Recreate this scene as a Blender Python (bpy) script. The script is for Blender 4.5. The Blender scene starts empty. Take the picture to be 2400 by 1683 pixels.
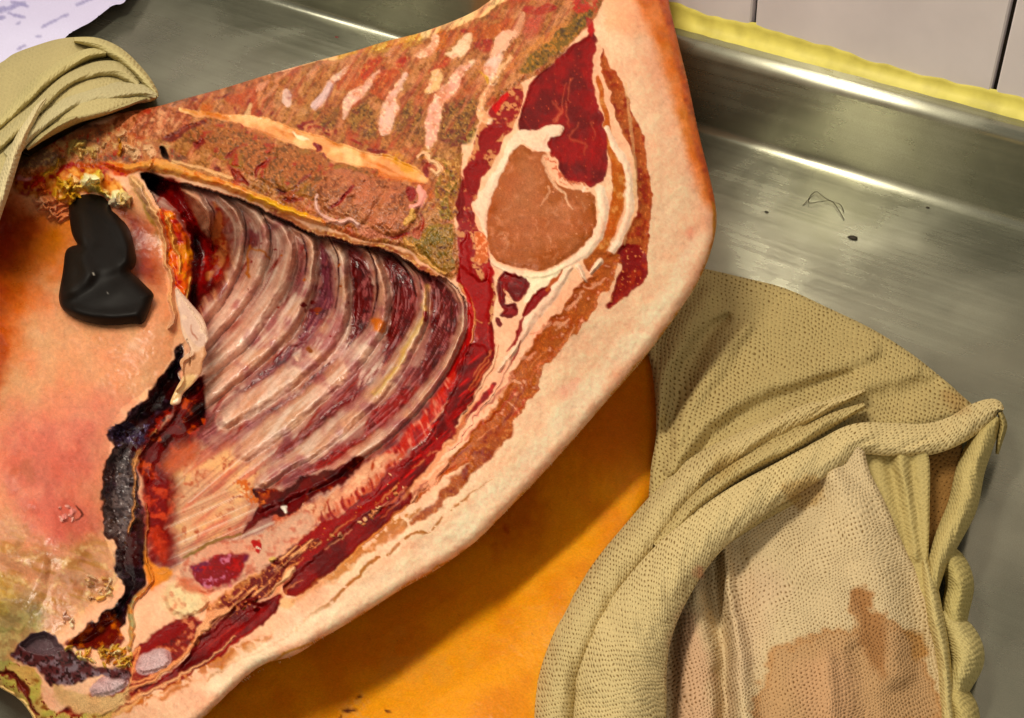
import bpy, math, random
import numpy as np
from mathutils import Vector, Matrix

# ------------------------------------------------------------------ camera, world, lamps
SC = bpy.context.scene
COL = bpy.context.collection
FPX = 3076.0; W0 = 2400.0; H0 = 1683.0
PITCH = math.radians(44.2); ROLL = math.radians(4.8); HEAD = math.radians(36.4)
CAM = np.array([0.0, 0.0, 0.80])
fh = np.array([-math.sin(HEAD), math.cos(HEAD), 0.0])
fwd = math.cos(PITCH)*fh + np.array([0, 0, -math.sin(PITCH)])
right0 = np.array([math.cos(HEAD), math.sin(HEAD), 0.0])
down0 = -np.cross(right0, fwd)
RX = math.cos(ROLL)*right0 + math.sin(ROLL)*down0      # image right
DN = math.cos(ROLL)*down0 - math.sin(ROLL)*right0      # image down
cam_data = bpy.data.cameras.new("camera")
cam = bpy.data.objects.new("camera", cam_data); COL.objects.link(cam)
M = Matrix(((RX[0], -DN[0], -fwd[0], CAM[0]), (RX[1], -DN[1], -fwd[1], CAM[1]), (RX[2], -DN[2], -fwd[2], CAM[2]), (0, 0, 0, 1)))
cam.matrix_world = M
cam_data.sensor_width = 36.0; cam_data.lens = 36.0*FPX/W0
cam_data.clip_start = 0.01; cam_data.clip_end = 50
SC.camera = cam

def P(u, v, z):
    """the point of the table-top scene at height z on the sight line of survey position (u, v)"""
    u = np.asarray(u, float); v = np.asarray(v, float); z = np.asarray(z, float)
    d = fwd[None, :] + ((u.ravel()-W0/2)/FPX)[:, None]*RX + ((v.ravel()-H0/2)/FPX)[:, None]*DN
    t = (z.ravel()*np.ones(len(d))-CAM[2])/d[:, 2]
    return CAM + d*t[:, None]

world = bpy.data.worlds.new("World"); SC.world = world; world.use_nodes = True
bg = world.node_tree.nodes['Background']
bg.inputs[0].default_value = (1.0, 0.93, 0.80, 1); bg.inputs[1].default_value = 0.20

def area(name, loc, target, sx, sy, power, color):
    l = bpy.data.lights.new(name, 'AREA'); l.shape = 'RECTANGLE'; l.size = sx; l.size_y = sy
    l.energy = power; l.color = color
    o = bpy.data.objects.new(name, l); COL.objects.link(o); o.location = loc
    zl = (Vector(loc)-Vector(target)).normalized(); yl = (Vector((0, 1, 0))-zl*zl.y).normalized(); xl = yl.cross(zl)
    o.rotation_euler = Matrix((xl, yl, zl)).transposed().to_euler()      # long side along world Y
    return o
CEN = P(1000, 750, 0.1)[0]
area("ceiling_lamp", (-0.86, 0.40, 1.75), (-0.72, 0.62, 0.1), 0.16, 1.2, 28, (1.0, 0.90, 0.74))
area("ceiling_lamp_left", (-2.3, 0.40, 1.75), (-1.0, 0.7, 0.1), 0.22, 1.2, 8, (1.0, 0.92, 0.80))
area("front_fill_light", (0.6, -0.6, 1.8), (-0.4, 1.0, 0.2), 0.35, 1.2, 9, (1.0, 0.92, 0.78))  # unseen fill light, added in front to brighten the tiles
SC.view_settings.view_transform = 'Standard'; SC.view_settings.look = 'None'
SC.view_settings.exposure = 0.0; SC.view_settings.gamma = 1.0
SC.cycles.max_bounces = 6

# ------------------------------------------------------------------ helpers
def lin(c):
    c = np.asarray(c, float)/255.0
    return np.where(c <= 0.04045, c/12.92, ((c+0.055)/1.055)**2.4)

_rs = np.random.RandomState(5)
_lat = _rs.rand(256, 256).astype(np.float32)
def vnoise(x, y, seed=0):
    x = x+seed*17.31; y = y+seed*9.77
    xi = np.floor(x).astype(np.int64); yi = np.floor(y).astype(np.int64)
    fx = (x-xi).astype(np.float32); fy = (y-yi).astype(np.float32)
    fx = fx*fx*(3-2*fx); fy = fy*fy*(3-2*fy)
    a = _lat[xi & 255, yi & 255]; b = _lat[(xi+1) & 255, yi & 255]
    c = _lat[xi & 255, (yi+1) & 255]; d = _lat[(xi+1) & 255, (yi+1) & 255]
    return (a+(b-a)*fx)*(1-fy)+(c+(d-c)*fx)*fy
def fbm(x, y, seed=0, octv=3):
    s = 0; a = 0.5; t = 0
    for k in range(octv):
        s = s+a*vnoise(x*2**k, y*2**k, seed+k*3); t += a; a *= 0.55
    return s/t
def sstep(a, b, x):
    t = np.clip((x-a)/(b-a), 0, 1); return t*t*(3-2*t)

VIEW = {0: (0, 0, 1.0453), 1: (0, 0, .3726), 2: (700, 0, .4658), 3: (1500, 0, .4038), 4: (0, 350, .3726), 5: (0, 850, .5175),
        6: (400, 400, .4348), 7: (1200, 600, .6726), 8: (300, 1000, .4355), 9: (1550, 1250, .1742), 'A': (300, 150, .21777),
        'B': (700, 50, .21777), 'C': (700, 350, .21777), 'D': (0, 0, .3107), 'E': (1050, 600, .2831), 'S': (0, 0, 1.0), 'L': (0, 841, .5229), 'M': (0, 150, .5226)}
def T(view, pts):
    """survey points measured on a detail sheet -> common survey coordinates; keeps a third value (half width) scaled"""
    ox, oy, s = VIEW[view]
    return [(ox+p[0]*s, oy+p[1]*s)+((p[2]*s,) if len(p) > 2 else ()) for p in pts]

def catmull(pts, closed, n=4):
    p = np.array(pts, float); m = len(p); out = []
    rng = range(m) if closed else range(m-1)
    for i in rng:
        if closed: a, b, c, d = p[(i-1) % m], p[i], p[(i+1) % m], p[(i+2) % m]
        else: a, b, c, d = p[max(i-1, 0)], p[i], p[i+1], p[min(i+2, m-1)]
        for k in range(n):
            t = k/n
            out.append(0.5*((2*b)+(-a+c)*t+(2*a-5*b+4*c-d)*t*t+(-a+3*b-3*c+d)*t**3))
    if not closed: out.append(p[-1])
    return np.array(out)

def poly_sd(x, y, pts):
    n = len(pts); d2 = np.full(x.shape, 1e18); ins = np.zeros(x.shape, bool)
    for i in range(n):
        ax, ay = pts[i][:2]; bx, by = pts[(i+1) % n][:2]
        ex, ey = bx-ax, by-ay; L = ex*ex+ey*ey+1e-12
        wx = x-ax; wy = y-ay
        t = np.clip((wx*ex+wy*ey)/L, 0, 1)
        d2 = np.minimum(d2, (wx-ex*t)**2+(wy-ey*t)**2)
        if ay != by:
            c = ((ay > y) != (by > y)) & (x < ex*(y-ay)/(by-ay)+ax); ins ^= c
    d = np.sqrt(d2); return np.where(ins, -d, d)

def line_d(x, y, pts):
    """distance to polyline, half width there, and arc length"""
    best = np.full(x.shape, 1e9); w = np.zeros(x.shape); s = np.zeros(x.shape); acc = 0
    for i in range(len(pts)-1):
        a = pts[i]; b = pts[i+1]
        ex, ey = b[0]-a[0], b[1]-a[1]; L = math.hypot(ex, ey)+1e-9
        wx = x-a[0]; wy = y-a[1]
        t = np.clip((wx*ex+wy*ey)/(L*L), 0, 1)
        d = np.hypot(wx-ex*t, wy-ey*t)
        m = d < best
        best = np.where(m, d, best); w = np.where(m, a[2]+(b[2]-a[2])*t, w); s = np.where(m, acc+L*t, s)
        acc += L
    return best, w, s

def new_mesh_obj(name, V, F, mat, parent=None, col=None, normals=None, knit=None, smooth=True):
    me = bpy.data.meshes.new(name)
    V = np.asarray(V, np.float32); F = np.asarray(F, np.int32)
    k = F.shape[1]
    me.vertices.add(len(V)); me.vertices.foreach_set("co", V.ravel())
    me.loops.add(F.size); me.loops.foreach_set("vertex_index", F.ravel())
    me.polygons.add(len(F)); me.polygons.foreach_set("loop_start", np.arange(0, F.size, k, dtype=np.int32))
    me.polygons.foreach_set("loop_total", np.full(len(F), k, np.int32))
    me.polygons.foreach_set("use_smooth", np.full(len(F), smooth, bool))
    me.update(calc_edges=True)
    if col is not None:
        a = me.color_attributes.new("Col", 'FLOAT_COLOR', 'POINT')
        c = np.ones((len(V), 4), np.float32); c[:, :3] = col; a.data.foreach_set("color", c.ravel())
    if knit is not None:
        a = me.attributes.new("knit", 'FLOAT_VECTOR', 'POINT')
        c = np.zeros((len(V), 3), np.float32); c[:, :2] = knit; a.data.foreach_set("vector", c.ravel())
    if normals is not None:
        me.normals_split_custom_set_from_vertices(normals.tolist())
    me.materials.append(mat)
    o = bpy.data.objects.new(name, me); COL.objects.link(o)
    if parent is not None: o.parent = parent
    return o

def tag(o, label=None, cat=None, group=None, kind=None):
    if label: o['label'] = label
    if cat: o['category'] = cat
    if group: o['group'] = group
    if kind: o['kind'] = kind
    return o
def thing(name, label, cat, group=None, loc=(0, 0, 0)):
    o = bpy.data.objects.new(name, None); COL.objects.link(o); o.location = loc
    o.empty_display_size = 0.05
    return tag(o, label, cat, group)

# ------------------------------------------------------------------ materials
def nd(nt, t, **kw):
    n = nt.nodes.new(t)
    for k, v in kw.items(): setattr(n, k, v)
    return n
def tissue(name, rough=0.4, bump=0.25, bscale=900, grain=0.22, gscale=1400, sss=0.0, spec=0.5, rvar=0.15):
    m = bpy.data.materials.new(name); m.use_nodes = True; nt = m.node_tree; L = nt.links
    b = nt.nodes['Principled BSDF']
    at = nd(nt, 'ShaderNodeAttribute', attribute_name="Col")
    tc = nd(nt, 'ShaderNodeTexCoord')
    n1 = nd(nt, 'ShaderNodeTexNoise'); n1.inputs['Scale'].default_value = gscale; n1.inputs['Detail'].default_value = 2
    n2 = nd(nt, 'ShaderNodeTexNoise'); n2.inputs['Scale'].default_value = bscale; n2.inputs['Detail'].default_value = 3
    n3 = nd(nt, 'ShaderNodeTexNoise'); n3.inputs['Scale'].default_value = 60; n3.inputs['Detail'].default_value = 3
    for n in (n1, n2, n3): L.new(tc.outputs['Object'], n.inputs['Vector'])
    mr = nd(nt, 'ShaderNodeMapRange'); mr.inputs[1].default_value = .3; mr.inputs[2].default_value = .7
    mr.inputs[3].default_value = 1-grain; mr.inputs[4].default_value = 1+grain
    L.new(n1.outputs['Fac'], mr.inputs[0])
    mx = nd(nt, 'ShaderNodeVectorMath', operation='SCALE')
    L.new(at.outputs['Color'], mx.inputs[0]); L.new(mr.outputs[0], mx.inputs['Scale'])
    L.new(mx.outputs[0], b.inputs['Base Color'])
    rr = nd(nt, 'ShaderNodeMapRange'); rr.inputs[1].default_value = .3; rr.inputs[2].default_value = .7
    rr.inputs[3].default_value = rough-rvar; rr.inputs[4].default_value = rough+rvar
    L.new(n3.outputs['Fac'], rr.inputs[0]); L.new(rr.outputs[0], b.inputs['Roughness'])
    bp = nd(nt, 'ShaderNodeBump'); bp.inputs['Strength'].default_value = bump; bp.inputs['Distance'].default_value = 0.001
    L.new(n2.outputs['Fac'], bp.inputs['Height']); L.new(bp.outputs[0], b.inputs['Normal'])
    b.inputs['Specular IOR Level'].default_value = spec
    if sss > 0:
        b.inputs['Subsurface Weight'].default_value = sss
        b.inputs['Subsurface Radius'].default_value = (1.0, 0.35, 0.2); b.inputs['Subsurface Scale'].default_value = 0.004
    return m
M_FAT = tissue("pork_fat", rough=.5, bump=.1, grain=.06, sss=.12, spec=.22)
M_MUSCLE = tissue("red_muscle", rough=.42, bump=.3, grain=.2, gscale=1100, spec=.16)
M_BONE = tissue("sawn_bone", rough=.42, bump=.35, bscale=600, grain=.24, gscale=800, spec=.35)
M_MEMB = tissue("wet_membrane", rough=.27, bump=.16, grain=.09, spec=.5, rvar=.1)
M_LINING = tissue("belly_lining", rough=.34, bump=.1, grain=.07, sss=.15, spec=.42, rvar=.1)
M_RIND = tissue("pig_rind", rough=.5, bump=.5, bscale=700, grain=.12, spec=.3)
M_BLACK = tissue("black_rubbery", rough=.5, bump=.03, grain=.1, spec=.12, rvar=.06)

# ------------------------------------------------------------------ relief sheets with real depth
class Relief:
    def __init__(s, outline, step, ctrl, smooth=4, eps=400.0):
        o = catmull(outline, True, smooth) if smooth else np.array(outline, float)
        s.o = o; s.step = step
        u0, v0 = o.min(0)-step*3; u1, v1 = o.max(0)+step*3
        s.us = np.arange(u0, u1, step); s.vs = np.arange(v0, v1, step)
        s.V, s.U = np.meshgrid(s.vs, s.us, indexing='ij')
        s.ny, s.nx = s.U.shape
        # signed distance: coarse, then exact near the outline
        K = 8
        cu = np.arange(u0, u1+K*step, K*step); cv = np.arange(v0, v1+K*step, K*step)
        CV, CU = np.meshgrid(cv, cu, indexing='ij'); cd = poly_sd(CU, CV, o)
        fx = (s.U-u0)/(K*step); fy = (s.V-v0)/(K*step)
        ix = np.clip(np.floor(fx).astype(int), 0, len(cu)-2); iy = np.clip(np.floor(fy).astype(int), 0, len(cv)-2)
        fx = fx-ix; fy = fy-iy
        sd = (cd[iy, ix]*(1-fx)+cd[iy, ix+1]*fx)*(1-fy)+(cd[iy+1, ix]*(1-fx)+cd[iy+1, ix+1]*fx)*fy
        near = np.abs(sd) < step*K*1.3
        sd[near] = poly_sd(s.U[near], s.V[near], o)
        s.sd = sd
        s.mask = sd < step*0.9
        gy, gx = np.gradient(sd, step); g = np.hypot(gx, gy)+1e-9
        s.gx = gx/g; s.gy = gy/g
        # macro height: thin-plate through survey heights
        c = np.array(ctrl, float); n = len(c)
        def phi(r2): return r2*np.log(r2+1e-3)*0.5
        X = c[:, 0]/1000; Y = c[:, 1]/1000
        A = phi((X[:, None]-X)**2+(Y[:, None]-Y)**2)+np.eye(n)*1e-3
        Q = np.stack([np.ones(n), X, Y], 1)
        K2 = np.block([[A, Q], [Q.T, np.zeros((3, 3))]])
        sol = np.linalg.solve(K2, np.concatenate([c[:, 2], np.zeros(3)]))
        Xc = (CU/1000).ravel(); Yc = (CV/1000).ravel()
        h = sol[n]+sol[n+1]*Xc+sol[n+2]*Yc
        for i in range(n): h = h+sol[i]*phi((Xc-X[i])**2+(Yc-Y[i])**2)
        h = h.reshape(CU.shape)
        s.h = (h[iy, ix]*(1-fx)+h[iy, ix+1]*fx)*(1-fy)+(h[iy+1, ix]*(1-fx)+h[iy+1, ix+1]*fx)*fy
        s.col = np.zeros(s.U.shape+(3,), np.float32)+0.5
        s.lab = np.zeros(s.U.shape, np.int32)
        s.knit = None
        U, V = s.U, s.V
        s.w = {}
        for k, sc in (('L', 55.), ('M', 20.), ('S', 8.)):
            s.w[k] = (vnoise(U/sc, V/sc, 1+sc)-.5, vnoise(U/sc, V/sc, 31+sc)-.5)
        s.n40 = fbm(U/40, V/40, 4); s.n15 = fbm(U/15, V/15, 7); s.n6 = fbm(U/6, V/6, 9, 2); s.n3 = vnoise(U/2.7, V/2.7, 12)
    def _win(s, pts, m):
        p = np.array([q[:2] for q in pts])
        i0 = max(int((p[:, 0].min()-m-s.us[0])/s.step), 0); i1 = min(int((p[:, 0].max()+m-s.us[0])/s.step)+2, s.nx)
        j0 = max(int((p[:, 1].min()-m-s.vs[0])/s.step), 0); j1 = min(int((p[:, 1].max()+m-s.vs[0])/s.step)+2, s.ny)
        return (slice(j0, j1), slice(i0, i1)) if i1 > i0 and j1 > j0 else None
    def _warped(s, w, warp):
        a, b, c = s.w['L'], s.w['M'], s.w['S']
        x = s.U[w]+warp*(1.2*a[0][w]+.9*b[0][w]+.5*c[0][w])
        y = s.V[w]+warp*(1.2*a[1][w]+.9*b[1][w]+.5*c[1][w])
        return x, y
    def _apply(s, w, sd, col, lab, soft, dh, bevel, mix, alpha, groove, tex):
        a = sstep(soft, -soft, sd)*alpha
        if tex is not None:            # (field, lo, hi): break the layer up with a texture
            f = s.field(tex[0], w); a = a*sstep(tex[1], tex[2], f)
        if col is not None:
            c = np.empty(sd.shape+(3,), np.float32); c[:] = lin(col)
            if mix is not None:
                for (c2, fld, lo, hi) in (mix if isinstance(mix, list) else [mix]):
                    e = .05 if (not isinstance(fld, str) or fld in ('n15', 'n40')) else 0; e = e if hi > lo else -e
                    t = sstep(lo-e, hi+e, s.field(fld, w))[..., None]; c = c*(1-t)+lin(c2)*t
            s.col[w] = s.col[w]*(1-a[..., None])+c*a[..., None]
        if lab is not None: s.lab[w] = np.where(sd < 0, lab, s.lab[w])
        if dh: s.h[w] = s.h[w]+dh*alpha*sstep(0, bevel, -sd)
        if groove: s.h[w] = s.h[w]-groove[0]*np.exp(-(sd/groove[1])**2)
    def field(s, f, w):
        if isinstance(f, str): return getattr(s, f)[w]
        ang, sx, sy, seed = f[:4]                     # stretched grain: along ang degrees
        c, q = math.cos(math.radians(ang)), math.sin(math.radians(ang))
        U = s.U[w]; V = s.V[w]
        return fbm((U*c+V*q)/sx, (-U*q+V*c)/sy, seed, 2)
    def poly(s, view, pts, col=None, lab=None, warp=8, soft=2.5, dh=0, bevel=12, mix=None, alpha=1, groove=None, smooth=3, tex=None, clip=None):
        p = T(view, pts); p = catmull(p, True, smooth) if smooth else np.array(p)
        w = s._win(p, 20+warp+soft)
        if w is None: return
        x, y = s._warped(w, warp); sd = poly_sd(x, y, p)
        if clip is not None: sd = np.maximum(sd, clip[w])
        s._apply(w, sd, col, lab, soft, dh, bevel, mix, alpha, groove, tex)
    def sdf(s, view, pts, warp=0):
        p = catmull(T(view, pts), True, 3); x, y = s._warped((slice(None), slice(None)), warp)
        return poly_sd(x, y, p)
    def line(s, view, pts, col=None, lab=None, warp=6, soft=2, dh=0, mix=None, alpha=1, round=0, groove=None, tex=None, clip=None):
        p = catmull(T(view, pts), False, 4)
        wm = max(q[2] for q in p)
        w = s._win(p, wm+20+warp+soft)
        if w is None: return
        x, y = s._warped(w, warp); d, hw, _ = line_d(x, y, p); hw = np.maximum(hw, .1); sd = d-hw
        if clip is not None: sd = np.maximum(sd, clip[w])
        s._apply(w, sd, col, lab, soft, dh, 8, mix, alpha, groove, tex)
        if round: s.h[w] = s.h[w]+round*np.clip(1-(d/hw)**2, 0, 1)**1.6*(1 if clip is None else sstep(3, -12, clip[w]))
    def blobs(s, view, pts, n, r, col, seed=0, dh=0, warp=6, el=1.0, soft=1.0):
        p = catmull(T(view, pts), True, 3); rs = np.random.RandomState(seed)
        u0, v0 = p.min(0); u1, v1 = p.max(0); k = 0
        while k < n:
            x = rs.uniform(u0, u1); y = rs.uniform(v0, v1)
            if poly_sd(np.array([x]), np.array([y]), p)[0] > 0: continue
            k += 1; rr = r*rs.uniform(.5, 1.3); a = rs.uniform(0, 3.14)
            dx, dy = math.cos(a)*rr*el, math.sin(a)*rr*el
            cc = col[rs.randint(len(col))] if isinstance(col, list) else col
            s.line('S', [(x-dx, y-dy, rr*.6), (x, y, rr), (x+dx, y+dy, rr*.5)], cc, warp=warp, soft=soft, round=dh)
    def round_edge(s, r, drop):
        d = np.clip(-s.sd/r, 0, 1); s.h = s.h-drop*(1-np.sqrt(np.clip(1-(1-d)**2, 0, 1)))
    def blur(s, n):
        for _ in range(n):
            for ax in (0, 1):
                a = np.roll(s.h, 1, ax); b = np.roll(s.h, -1, ax); s.h = (a+b+2*s.h)/4
    def tidy(s, least=40):
        """faces that form crumbs of a label go to the neighbour's label"""
        for k in np.unique(s.lab):
            for q in s.pieces(s.lab[:-1, :-1] == k, 1)[0:]:
                c = int(q.sum())
                if 0 < c < least:
                    ys, xs = np.nonzero(q); y, x = ys[0], xs[0]; t = None
                    for (a, b) in ((y, x-1), (y-1, x), (y, xs[ys == y].max()+1), (ys[-1]+1, xs[-1])):
                        if 0 <= a < s.fm.shape[0] and 0 <= b < s.fm.shape[1] and s.fm[a, b] and s.lab[a, b] != k: t = s.lab[a, b]; break
                    if t is not None: s.lab[ys, xs] = t
    def finish(s):
        U = s.U.copy(); V = s.V.copy()
        m = s.mask & (s.sd > -s.step*.45)
        U[m] -= s.gx[m]*s.sd[m]; V[m] -= s.gy[m]*s.sd[m]
        s.pos = P(U, V, s.h).reshape(s.ny, s.nx, 3)
        dx = np.gradient(s.pos, axis=1); dy = np.gradient(s.pos, axis=0)
        n = np.cross(dy, dx); n /= np.linalg.norm(n, axis=2, keepdims=True)+1e-12
        s.nor = n; s.Us = U; s.Vs = V
        k = s.mask
        s.fm = k[:-1, :-1] & k[1:, :-1] & k[:-1, 1:] & k[1:, 1:]
        s.idx = np.arange(s.ny*s.nx).reshape(s.ny, s.nx)
    def pieces(s, sel, least=60):
        """split a selection of faces into its separate pieces; crumbs join the largest"""
        f0 = (s.fm & sel); ys, xs = np.nonzero(f0)
        if len(ys) == 0: return []
        oy, ox = ys.min(), xs.min(); f = f0[oy:ys.max()+1, ox:xs.max()+1]; ys = ys-oy; xs = xs-ox; comp = np.full(f.shape, -1, np.int32); sizes = []
        fl = f.tolist(); cm = [[-1]*f.shape[1] for _ in range(f.shape[0])]; H, Wd = f.shape
        for y0, x0 in zip(ys.tolist(), xs.tolist()):
            if cm[y0][x0] >= 0: continue
            k = len(sizes); st = [(y0, x0)]; cm[y0][x0] = k; c = 0
            while st:
                y, x = st.pop(); c += 1
                for (a, b) in ((y-1, x), (y+1, x), (y, x-1), (y, x+1)):
                    if 0 <= a < H and 0 <= b < Wd and fl[a][b] and cm[a][b] < 0: cm[a][b] = k; st.append((a, b))
            sizes.append(c)
        if not sizes: return []
        full = np.full(f0.shape, -1, np.int32); full[oy:oy+f.shape[0], ox:ox+f.shape[1]] = np.array(cm); cm = full; f = f0; big = int(np.argmax(sizes)); out = []
        for k, c in enumerate(sizes):
            if c >= least and k != big: out.append(cm == k)
        rest = f.copy()
        for o in out: rest &= ~o
        return [rest]+out
    def part(s, name, sel, mat, parent, normals=True):
        """sel: boolean on faces"""
        f = s.fm & sel
        if f.sum() < 4: return None
        I = s.idx
        q = np.stack([I[:-1, :-1][f], I[1:, :-1][f], I[1:, 1:][f], I[:-1, 1:][f]], 1)
        uq, inv = np.unique(q, return_inverse=True); q = inv.reshape(-1, 4)
        kn = None if s.knit is None else s.knit.reshape(-1, 2)[uq]
        return new_mesh_obj(name, s.pos.reshape(-1, 3)[uq], q, mat, parent, s.col.reshape(-1, 3)[uq],
                            s.nor.reshape(-1, 3)[uq] if normals else None, kn)
    def skirt(s, name, mat, parent, rings, col=None):
        """solid sides: rings = [(inset px, drop m or ('z', height))...]"""
        f = s.fm; I = s.idx; E = []
        fp = np.pad(f, 1)
        up = f & ~fp[:-2, 1:-1]; dn = f & ~fp[2:, 1:-1]; lf = f & ~fp[1:-1, :-2]; rt = f & ~fp[1:-1, 2:]
        E.append(np.stack([I[:-1, 1:][up], I[:-1, :-1][up]], 1)); E.append(np.stack([I[1:, :-1][dn], I[1:, 1:][dn]], 1))
        E.append(np.stack([I[:-1, :-1][lf], I[1:, :-1][lf]], 1)); E.append(np.stack([I[1:, 1:][rt], I[:-1, 1:][rt]], 1))
        E = np.concatenate(E); uq, inv = np.unique(E, return_inverse=True); e = inv.reshape(-1, 2)
        n = len(uq); U = s.Us.ravel()[uq]; V = s.Vs.ravel()[uq]; h = s.h.ravel()[uq]; gx = s.gx.ravel()[uq]; gy = s.gy.ravel()[uq]
        pts = [s.pos.reshape(-1, 3)[uq]]; C = [s.col.reshape(-1, 3)[uq]]
        for (ins, dz) in rings:
            z = np.full(n, dz[1]) if isinstance(dz, tuple) else np.maximum(h-dz, 0.003)
            z = np.minimum(z, h-0.0005)
            pts.append(P(U-gx*ins, V-gy*ins, z)); C.append(C[0] if col is None else np.tile(lin(col), (n, 1)))
        Q = []
        for k in range(len(rings)):
            Q.append(np.stack([e[:, 1]+k*n, e[:, 0]+k*n, e[:, 0]+(k+1)*n, e[:, 1]+(k+1)*n], 1))
        kn = None
        if s.knit is not None: kn = np.tile(s.knit.reshape(-1, 2)[uq], (len(rings)+1, 1))
        return new_mesh_obj(name, np.concatenate(pts), np.concatenate(Q), mat, parent, np.concatenate(C), None, kn)
# ------------------------------------------------------------------ the steel table and the tiled wall
def steel_mat(name, rough=.24, dark=1.0):
    m = bpy.data.materials.new(name); m.use_nodes = True; nt = m.node_tree; L = nt.links
    b = nt.nodes['Principled BSDF']; tc = nd(nt, 'ShaderNodeTexCoord')
    mp = nd(nt, 'ShaderNodeMapping'); mp.inputs['Scale'].default_value = (3, 200, 200); mp.inputs['Rotation'].default_value = (0, 0, math.radians(-6))
    L.new(tc.outputs['Object'], mp.inputs['Vector'])
    n = nd(nt, 'ShaderNodeTexNoise'); n.inputs['Scale'].default_value = 1; n.inputs['Detail'].default_value = 4
    L.new(mp.outputs[0], n.inputs['Vector'])
    n2 = nd(nt, 'ShaderNodeTexNoise'); n2.inputs['Scale'].default_value = 9; n2.inputs['Detail'].default_value = 4
    L.new(tc.outputs['Object'], n2.inputs['Vector'])
    n3 = nd(nt, 'ShaderNodeTexNoise'); n3.inputs['Scale'].default_value = 1100; n3.inputs['Detail'].default_value = 1
    L.new(tc.outputs['Object'], n3.inputs['Vector'])
    cr = nd(nt, 'ShaderNodeValToRGB')
    cr.color_ramp.elements[0].position = .3; cr.color_ramp.elements[0].color = (*(lin((136, 136, 119))*dark), 1)
    cr.color_ramp.elements[1].position = .72; cr.color_ramp.elements[1].color = (*(lin((170, 170, 150))*dark), 1)
    L.new(n2.outputs['Fac'], cr.inputs[0])
    a = nd(nt, 'ShaderNodeMath', operation='MULTIPLY_ADD'); a.inputs[1].default_value = .25; a.inputs[2].default_value = .87
    L.new(n.outputs['Fac'], a.inputs[0])
    g = nd(nt, 'ShaderNodeMath', operation='MULTIPLY_ADD'); g.inputs[1].default_value = .5; g.inputs[2].default_value = .75
    L.new(n3.outputs['Fac'], g.inputs[0])
    g2 = nd(nt, 'ShaderNodeMath', operation='MULTIPLY'); L.new(a.outputs[0], g2.inputs[0]); L.new(g.outputs[0], g2.inputs[1])
    s = nd(nt, 'ShaderNodeVectorMath', operation='SCALE'); L.new(cr.outputs[0], s.inputs[0]); L.new(g2.outputs[0], s.inputs['Scale'])
    L.new(s.outputs[0], b.inputs['Base Color'])
    b.inputs['Metallic'].default_value = .8; b.inputs['Anisotropic'].default_value = .93
    tn = nd(nt, 'ShaderNodeCombineXYZ'); tn.inputs[1].default_value = 1; tn.inputs[2].default_value = .8; L.new(tn.outputs[0], b.inputs['Tangent'])
    r = nd(nt, 'ShaderNodeMapRange'); r.inputs[1].default_value = .25; r.inputs[2].default_value = .75
    r.inputs[3].default_value = rough-.03; r.inputs[4].default_value = rough+.05
    sm = nd(nt, 'ShaderNodeTexNoise'); sm.inputs['Scale'].default_value = 5.5; sm.inputs['Detail'].default_value = 6; sm.inputs['Distortion'].default_value = 1.2
    L.new(tc.outputs['Object'], sm.inputs['Vector'])
    sr = nd(nt, 'ShaderNodeMapRange'); sr.inputs[1].default_value = .42; sr.inputs[2].default_value = .62; sr.inputs[3].default_value = -.04; sr.inputs[4].default_value = .10
    L.new(sm.outputs['Fac'], sr.inputs[0]); ra = nd(nt, 'ShaderNodeMath', operation='ADD')
    L.new(n.outputs['Fac'], r.inputs[0]); L.new(r.outputs[0], ra.inputs[0]); L.new(sr.outputs[0], ra.inputs[1]); L.new(ra.outputs[0], b.inputs['Roughness'])
    bp = nd(nt, 'ShaderNodeBump'); bp.inputs['Strength'].default_value = .03; bp.inputs['Distance'].default_value = .001
    L.new(n.outputs['Fac'], bp.inputs['Height']); L.new(bp.outputs[0], b.inputs['Normal'])
    return m
M_STEEL = steel_mat("brushed_steel"); M_EDGE = steel_mat("polished_steel_edge", rough=.24)

def plain(name, c, rough=.5, spec=.5, noise=None, metal=0):
    m = bpy.data.materials.new(name); m.use_nodes = True; nt = m.node_tree; L = nt.links
    b = nt.nodes['Principled BSDF']; b.inputs['Roughness'].default_value = rough; b.inputs['Metallic'].default_value = metal
    b.inputs['Specular IOR Level'].default_value = spec
    tc = nd(nt, 'ShaderNodeTexCoord'); cr = nd(nt, 'ShaderNodeValToRGB')
    n = nd(nt, 'ShaderNodeTexNoise'); n.inputs['Scale'].default_value = noise[0] if noise else 30; n.inputs['Detail'].default_value = 5
    L.new(tc.outputs['Object'], n.inputs['Vector']); L.new(n.outputs['Fac'], cr.inputs[0])
    c2 = noise[1] if noise else tuple(int(k*.93) for k in c)
    cr.color_ramp.elements[0].position = noise[2] if noise else .3; cr.color_ramp.elements[0].color = (*lin(c2), 1)
    cr.color_ramp.elements[1].position = noise[3] if noise else .7; cr.color_ramp.elements[1].color = (*lin(c), 1)
    L.new(cr.outputs[0], b.inputs['Base Color'])
    return m
M_TILE = plain("glazed_tile", (244, 236, 238), .25, noise=(14, (230, 222, 224), .3, .7))
M_GROUT = plain("dark_grout", (52, 44, 30), .9, noise=(90, (28, 24, 16), .3, .7))
M_SEAL = plain("yellow_sealant", (238, 226, 108), .5, noise=(38, (206, 194, 88), .32, .62))
M_LEG = plain("dull_steel_underframe", (90, 90, 82), .5, metal=.6)

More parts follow.
